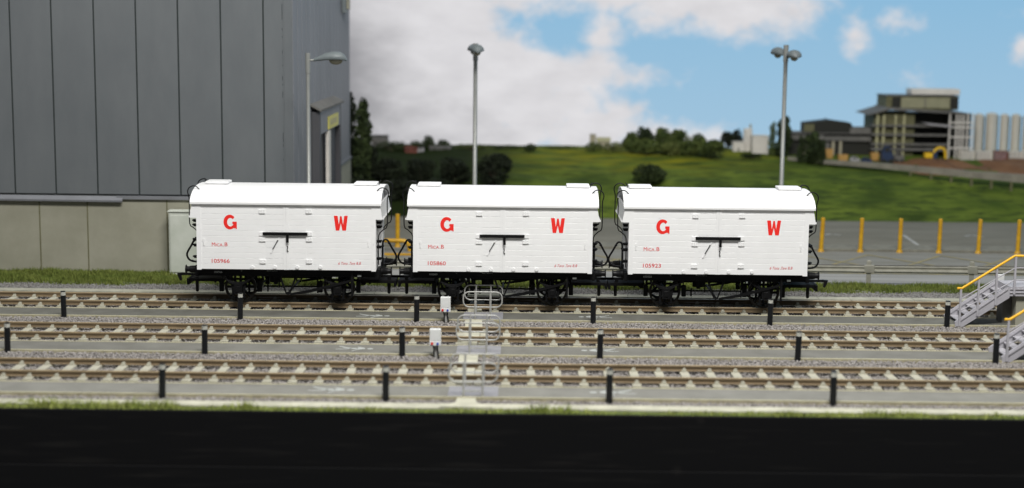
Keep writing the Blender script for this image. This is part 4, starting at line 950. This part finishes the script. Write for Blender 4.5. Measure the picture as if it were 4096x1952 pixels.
# ================================================================== FAR BUILDINGS
def house(name, x0, x1, Y, z0, z1, wall, label, cat, roof='bld_dark', pitched=True, d=.6, wins=2):
    r = empty(name, ((x0+x1)/2, Y, z0)); tag(r, label, cat); hw = (x1-x0)/2; h = z1-z0
    b = MB(); b.box(-hw, hw, 0, d, -.1, h*(.65 if pitched else 1), wall); b.build('wall', r)
    b = MB()
    if pitched: b.prism([(-.04, h*.65), (d/2, h), (d+.04, h*.65)], 'x', -hw-.03, hw+.03, roof)
    else: b.box(-hw-.02, hw+.02, -.03, d+.03, h+.001, h+.03, roof)
    b.build('roof', r)
    for k in range(wins): b = MB(); x = -hw + (k+.5)*2*hw/wins; b.box(x-.05*hw-.02, x+.05*hw+.02, -.012, -.001, h*.2, h*.45, 'bld_dark'); b.build('window', r)
    return r
house('house', -5.45, -4.86, 72.9, 2.06, 2.36, 'brick', 'small red brick house at the left of the far meadow', 'house', 'brick')
house('house', -4.86, -4.55, 73.0, 2.08, 2.37, 'steel_pale', 'tiny white gabled house beside the brick house', 'house', 'bld_dark', wins=1)
house('long_shed', -4.3, -3.3, 73.2, 2.1, 2.33, 'bld_grey', 'long low grey shed on the left skyline', 'shed', 'bld_grey')
house('grey_block', -7.15, -6.38, 74.1, 2.2, 2.7, 'bld_grey', 'flat grey block on the skyline right of the tall dark trees', 'building', pitched=False)
house('church_tower', 3.40, 3.68, 74.6, 2.2, 2.84, 'tan', 'small square tan tower on the middle skyline', 'tower', 'tan', pitched=False, d=.28, wins=1)
house('house', 3.75, 4.38, 74.6, 2.2, 2.72, 'tan', 'low tan house beside the small square tower', 'house', 'bld_cream')
r = empty('white_tower', (10.93, 73.9, 2.15)); tag(r, 'tall white tower with a vent pipe, left of the white shed', 'tower')
b = MB(); b.cyl((0, 0, -.1), (0, 0, 1.10), .22, 'offwhite', 20); b.cyl((0, 0, 1.1), (0, 0, 1.15), .22, 'offwhite', 20, .1); b.build('wall', r)
b = MB(); b.cyl((.12, 0, 1.1), (.12, 0, 1.34), .05, 'tan', 10); b.build('vent_pipe', r)
house('white_annex', 10.2, 10.74, 73.6, 2.14, 2.62, 'offwhite', 'low white annex left of the white tower', 'shed', 'offwhite', False, .5, 1)
house('white_shed', 11.05, 11.80, 73.1, 2.02, 2.96, 'offwhite', 'square white shed between the white tower and the poplars', 'shed', 'offwhite', False, .8, 0)
house('white_shed', 12.86, 13.4, 73.6, 2.12, 2.92, 'offwhite', 'smaller white shed partly behind the shorter poplar', 'shed', 'offwhite', False, .6, 1)
# low dark factory
r = empty('low_factory', (14.7, 73.0, 2.0)); tag(r, 'long low dark factory left of the tall open building', 'factory')
b = MB(); b.box(-2.0, 2.0, .3, 1.6, -.1, 1.12, 'bld_dark'); b.box(-2.0, 2.0, .15, .299, .78, 1.0, 'bld_grey'); b.box(-2.0, -.3, .1, .149, .85, 1.06, 'bld_grey'); b.build('wall', r)
b = MB(); b.prism([(-1.15, 1.15), (-1.15, 1.60), (-.05, 1.74), (.02, 1.78), (.1, 1.74), (1.05, 1.62), (1.15, 1.40), (1.15, 1.15)], 'y', .4, 1.5, 'bld_dark'); b.box(-1.2, -.7, .38, .399, 1.2, 1.55, 'bld_olive'); b.box(1.0, 2.0, .3, 1.4, 1.13, 1.4, 'bld_grey'); b.build('upper_storey', r)
b = MB(); b.box(-2.05, 2.05, .1, 1.65, 1.121, 1.149, 'bld_grey'); b.build('roof', r)
for x in (-1.2, .2, .55): b = MB(); b.box(x-.06, x+.06, .2, .298, 0, .8, 'tan'); b.build('column', r)
for x in (-.6, -.1): b = MB(); b.box(x-.15, x+.15, .27, .299, .4, .7, 'bld_grey'); b.build('window', r)
# main open frame building
r = empty('factory_building', (18.38, 72.7, 2.0)); tag(r, 'tall open sided factory building with plant room and white roof canopy', 'factory')
b = MB(); b.box(-1.6, .30, .4, 2.6, -.1, 2.15, 'bld_olive'); b.box(.301, 2.0, .9, 2.6, .0, 2.1, 'bld_dark'); b.build('wall', r)
for z in (.62, 1.07, 1.50): b = MB(); b.box(-1.75, 1.9, .12, .9, z, z+.09, 'bld_grey'); b.build('floor_slab', r)
b = MB(); b.box(-1.75, 2.0, .1, 1.0, .38, .5, 'bld_grey'); b.build('canopy', r)
for x in (-1.5, -1.2, -.65, -.25): b = MB(); b.box(x-.045, x+.045, .14, .28, .0, 2.05, 'bld_cream'); b.build('column', r)
b = MB(); b.prism([(-2.05, 2.06), (-1.1, 2.36), (-1.05, 2.42), (2.6, 2.20), (2.6, 2.12), (-1.0, 2.30), (-1.9, 2.05)], 'y', .0, 2.7, 'bld_grey'); b.build('roof_slab', r)
b = MB(); b.box(-1.05, 2.35, .5, 2.4, 2.30, 2.93, 'bld_olive'); b.box(-.35, 1.95, .46, .499, 2.38, 2.86, 'bld_panel'); b.box(-.78, -.38, .45, .499, 2.40, 2.88, 'bld_dark'); b.box(1.97, 2.35, .45, .499, 2.36, 2.88, 'bld_dark'); b.box(-1.1, 2.4, .45, 2.45, 2.931, 2.96, 'bld_grey'); b.box(.75, .8, .44, .459, 2.38, 2.86, 'bld_grey'); b.build('plant_room', r)
b = MB(); b.ell((1.3, 1.3, 3.1), (1.2, .5, .13), 'offwhite', 18, 8); b.box(.15, 2.45, .6, 1.7, 3.0, 3.28, 'offwhite'); b.build('roof_canopy', r, bevel=.03)
b = MB()
for x in (1.88, 2.2, 2.36, 2.52, 2.72, 2.95): b.box(x-.032, x+.032, .05, .10, .0, 2.18, 'offwhite')
for z in (.50, 1.02, 1.48, 1.70): b.box(1.86, 3.0, .02, .049, z, z+.06, 'offwhite')
b.box(1.9, 3.0, .5, .9, 0, 2.15, 'bld_dark'); b.prism([(.55, 1.72), (2.0, 1.58), (2.0, 1.50), (.95, 1.60)], 'y', .0, .3, 'steel_pale'); b.build('steel_frame', r)
# silos
for k, (x0, x1, zt) in enumerate([(21.80, 22.36, 4.10), (22.36, 23.02, 4.15), (23.05, 23.56, 4.10), (23.58, 24.12, 4.10), (24.15, 24.7, 4.08)]):
    lab = ['leftmost pale silo beside the open steel frame', 'widest silo, second from the open steel frame', 'third silo from the open steel frame', 'fourth silo from the open steel frame', 'silo at the right edge of the photo'][k]
    r = empty('silo', ((x0+x1)/2, 74.3, 2.2)); tag(r, lab, 'silo', 'pale storage silos'); q = (x1-x0)/2-.055
    b = MB(); b.tube([(0, 0, 0), (0, 0, zt-2.28)], q, 'silo', 28); b.build('tank', r)
    b = MB(); b.tube([(0, 0, zt-2.279), (0, 0, zt-2.23), (0, 0, zt-2.19)], q, 'silo', 28, rr=[q, q*.75, q*.2]); b.build('dome', r)
    b = MB(); b.box(q-.03, q+.09, .1, .2, 0, zt-2.35, 'bld_dark'); b.build('shade_strip', r)  # dark strip added to stand for the shade between silos
x = 20.75
labc = ['pale container at the left, under the first silo', 'second pale container below the silos', 'pinkish container below the silos', 'pale container below the rightmost silo']
for k, wd in enumerate((.75, .85, .7, 1.0)):
    b = MB(); b.box(0, wd-.06, 0, .5, 0, .42, 'brick' if k == 2 else 'silo'); 
    for j in range(4): b.box(.05+j*wd*.2, .09+j*wd*.2, -.015, -.001, .03, .39, 'steel_pale')
    o = b.build('container'); o.location = (x, 72.5, 1.99); tag(o, labc[k], 'container', 'containers standing below the silos'); x += wd
# excavator
r = empty('excavator', (19.45, 72.0, 1.93)); tag(r, 'yellow excavator with arched boom on the brown earth', 'excavator')
b = MB(); b.box(-.52, -.15, -.15, .2, .18, .42, 'machine_yellow'); b.build('body', r, bevel=.03)
b = MB(); b.box(-.14, .06, -.15, .15, .15, .45, 'dark_blue'); b.build('cab', r, bevel=.02)
b = MB(); b.tube(tubepath([(-.1, 0, .3), (-.02, 0, .55), (.2, 0, .66), (.42, 0, .55), (.48, 0, .1)]), .06, 'machine_yellow', 8); b.build('boom', r)
b = MB(); b.prism([(.35, .15), (.55, .15), (.5, 0), (.38, -.02)], 'y', -.1, .1, 'bld_dark'); b.build('bucket', r)
for yy in (-.2, .12): b = MB(); b.prism([(-.55, .02), (-.5, .14), (.1, .14), (.15, .02), (.1, -.08), (-.5, -.08)], 'y', yy, yy+.1, 'bld_dark'); b.build('track', r)
# small plant and vehicles on the site
def clutter(name, x0, x1, Y, z0, z1, m, label, cat, m2='bld_dark', wheels=False, d=.35):
    r = empty(name, ((x0+x1)/2, Y, z0)); tag(r, label, cat); hw = (x1-x0)/2; h = z1-z0
    b = MB(); b.prism([(-hw, .05*h), (hw, .05*h), (hw, h*.62), (hw*.55, h*.66), (hw*.4, h), (-hw*.6, h), (-hw*.8, h*.66), (-hw, h*.6)], 'y', 0, d, m); b.build('body', r, bevel=.01)
    b = MB(); b.box(-hw*.5, hw*.3, -.01, -.001, h*.68, h*.92, m2); b.build('window', r)
    for sx in (-.6, .6): b = MB(); b.cyl((sx*hw, -.03, h*.1), (sx*hw, .05, h*.1), h*.16, 'bld_dark', 12); b.build('wheel', r)
clutter('parked_car', 15.95, 16.42, 71.6, 1.86, 2.12, 'dark_blue', 'small dark blue car parked below the factory', 'car')
clutter('parked_car', 15.45, 15.9, 71.8, 1.9, 2.12, 'steel_pale', 'small pale car parked left of the blue car', 'car')
clutter('dark_loader', 16.86, 17.38, 71.6, 1.87, 2.66, 'dark_blue', 'tall dark loader standing left of the excavator', 'loader')
clutter('work_van', 17.55, 18.0, 72.0, 1.92, 2.36, 'bld_grey', 'grey van between the dark loader and the excavator', 'van')
for nm, x0, x1, Y, z0, z1, m, lab in (('skip', 14.40, 14.75, 72.4, 2.0, 2.44, 'orange', 'upright tan skip right of the last poplar'), ('skip', 14.9, 15.36, 71.9, 1.9, 2.22, 'orange', 'low tan skip left of the parked cars'), ('skip', 16.5, 16.85, 72.2, 1.95, 2.3, 'orange', 'tan skip beside the dark loader')):
    b = MB(); b.prism([(-(x1-x0)/2*.85, 0), ((x1-x0)/2*.85, 0), ((x1-x0)/2, z1-z0), (-(x1-x0)/2, z1-z0)], 'y', 0, .35, m); o = b.build(nm, bevel=.01); o.location = ((x0+x1)/2, Y, z0); tag(o, lab, 'skip', 'tan skips on the factory site')
# brown earth bank
vs = []; fs = []; nx, ny = 60, 12
for j in range(ny):
    for i in range(nx):
        x = 16.4 + i*.22; y = 69.6 + j*.28; e = math.sin(PI*j/(ny-1))**.5*min(1, i/12)
        vs.append((x, y, gz(y)-.05 + e*(.16+.10*math.sin(x*1.7)+.07*math.sin(x*4.1+y*2)+random.uniform(-.03, .03))))
for j in range(ny-1):
    for i in range(nx-1): a = j*nx+i; fs.append((a, a+1, a+nx+1, a+nx))
tag(MB().add(vs, fs, 'earth', True).build('earth_bank'), kind='structure')
# guideway wall on short posts
G_ = [(12.53, 71.97, 2.085, 1.944), (14.01, 71.15, 2.03, 1.857), (16.2, 70.1, 2.005, 1.777), (18.13, 68.74, 1.965, 1.696), (20.1, 67.84, 1.867, 1.569), (22.07, 67.23, 1.792, 1.44), (27, 66.0, 1.65, 1.1)]
r = empty('guideway', (18, 69.8, 1.6)); tag(r, 'long grey concrete guideway on short posts crossing the right of the meadow', 'guideway')
b = MB()
for (x0, y0, t0, b0), (x1, y1, t1, b1) in zip(G_[:-1], G_[1:]):
    vs = [(x0-18, y0-69.8, b0-1.6), (x1-18, y1-69.8, b1-1.6), (x1-18, y1-69.8, t1-1.6), (x0-18, y0-69.8, t0-1.6)]; vs += [(p[0]+.05, p[1]+.3, p[2]) for p in vs]
    b.add(vs, [(0,1,2,3),(7,6,5,4),(3,2,6,7),(0,4,5,1)], 'wall_grey')
b.build('beam', r)
for k in range(11):
    x = 17.6 + k*.80; y = np.interp(x, [g[0] for g in G_], [g[1] for g in G_]); zb_ = np.interp(x, [g[0] for g in G_], [g[3] for g in G_])
    q = MB(); q.box(-.05, .05, 0, .12, 0, zb_-gz(y)+.15, 'bld_olive'); q.build('post', r, (x-18, y-69.8+.02, gz(y)-.1-1.6))

# tidy bevels: harden nothing, keep light; finally make sure every mesh name is unique-friendly
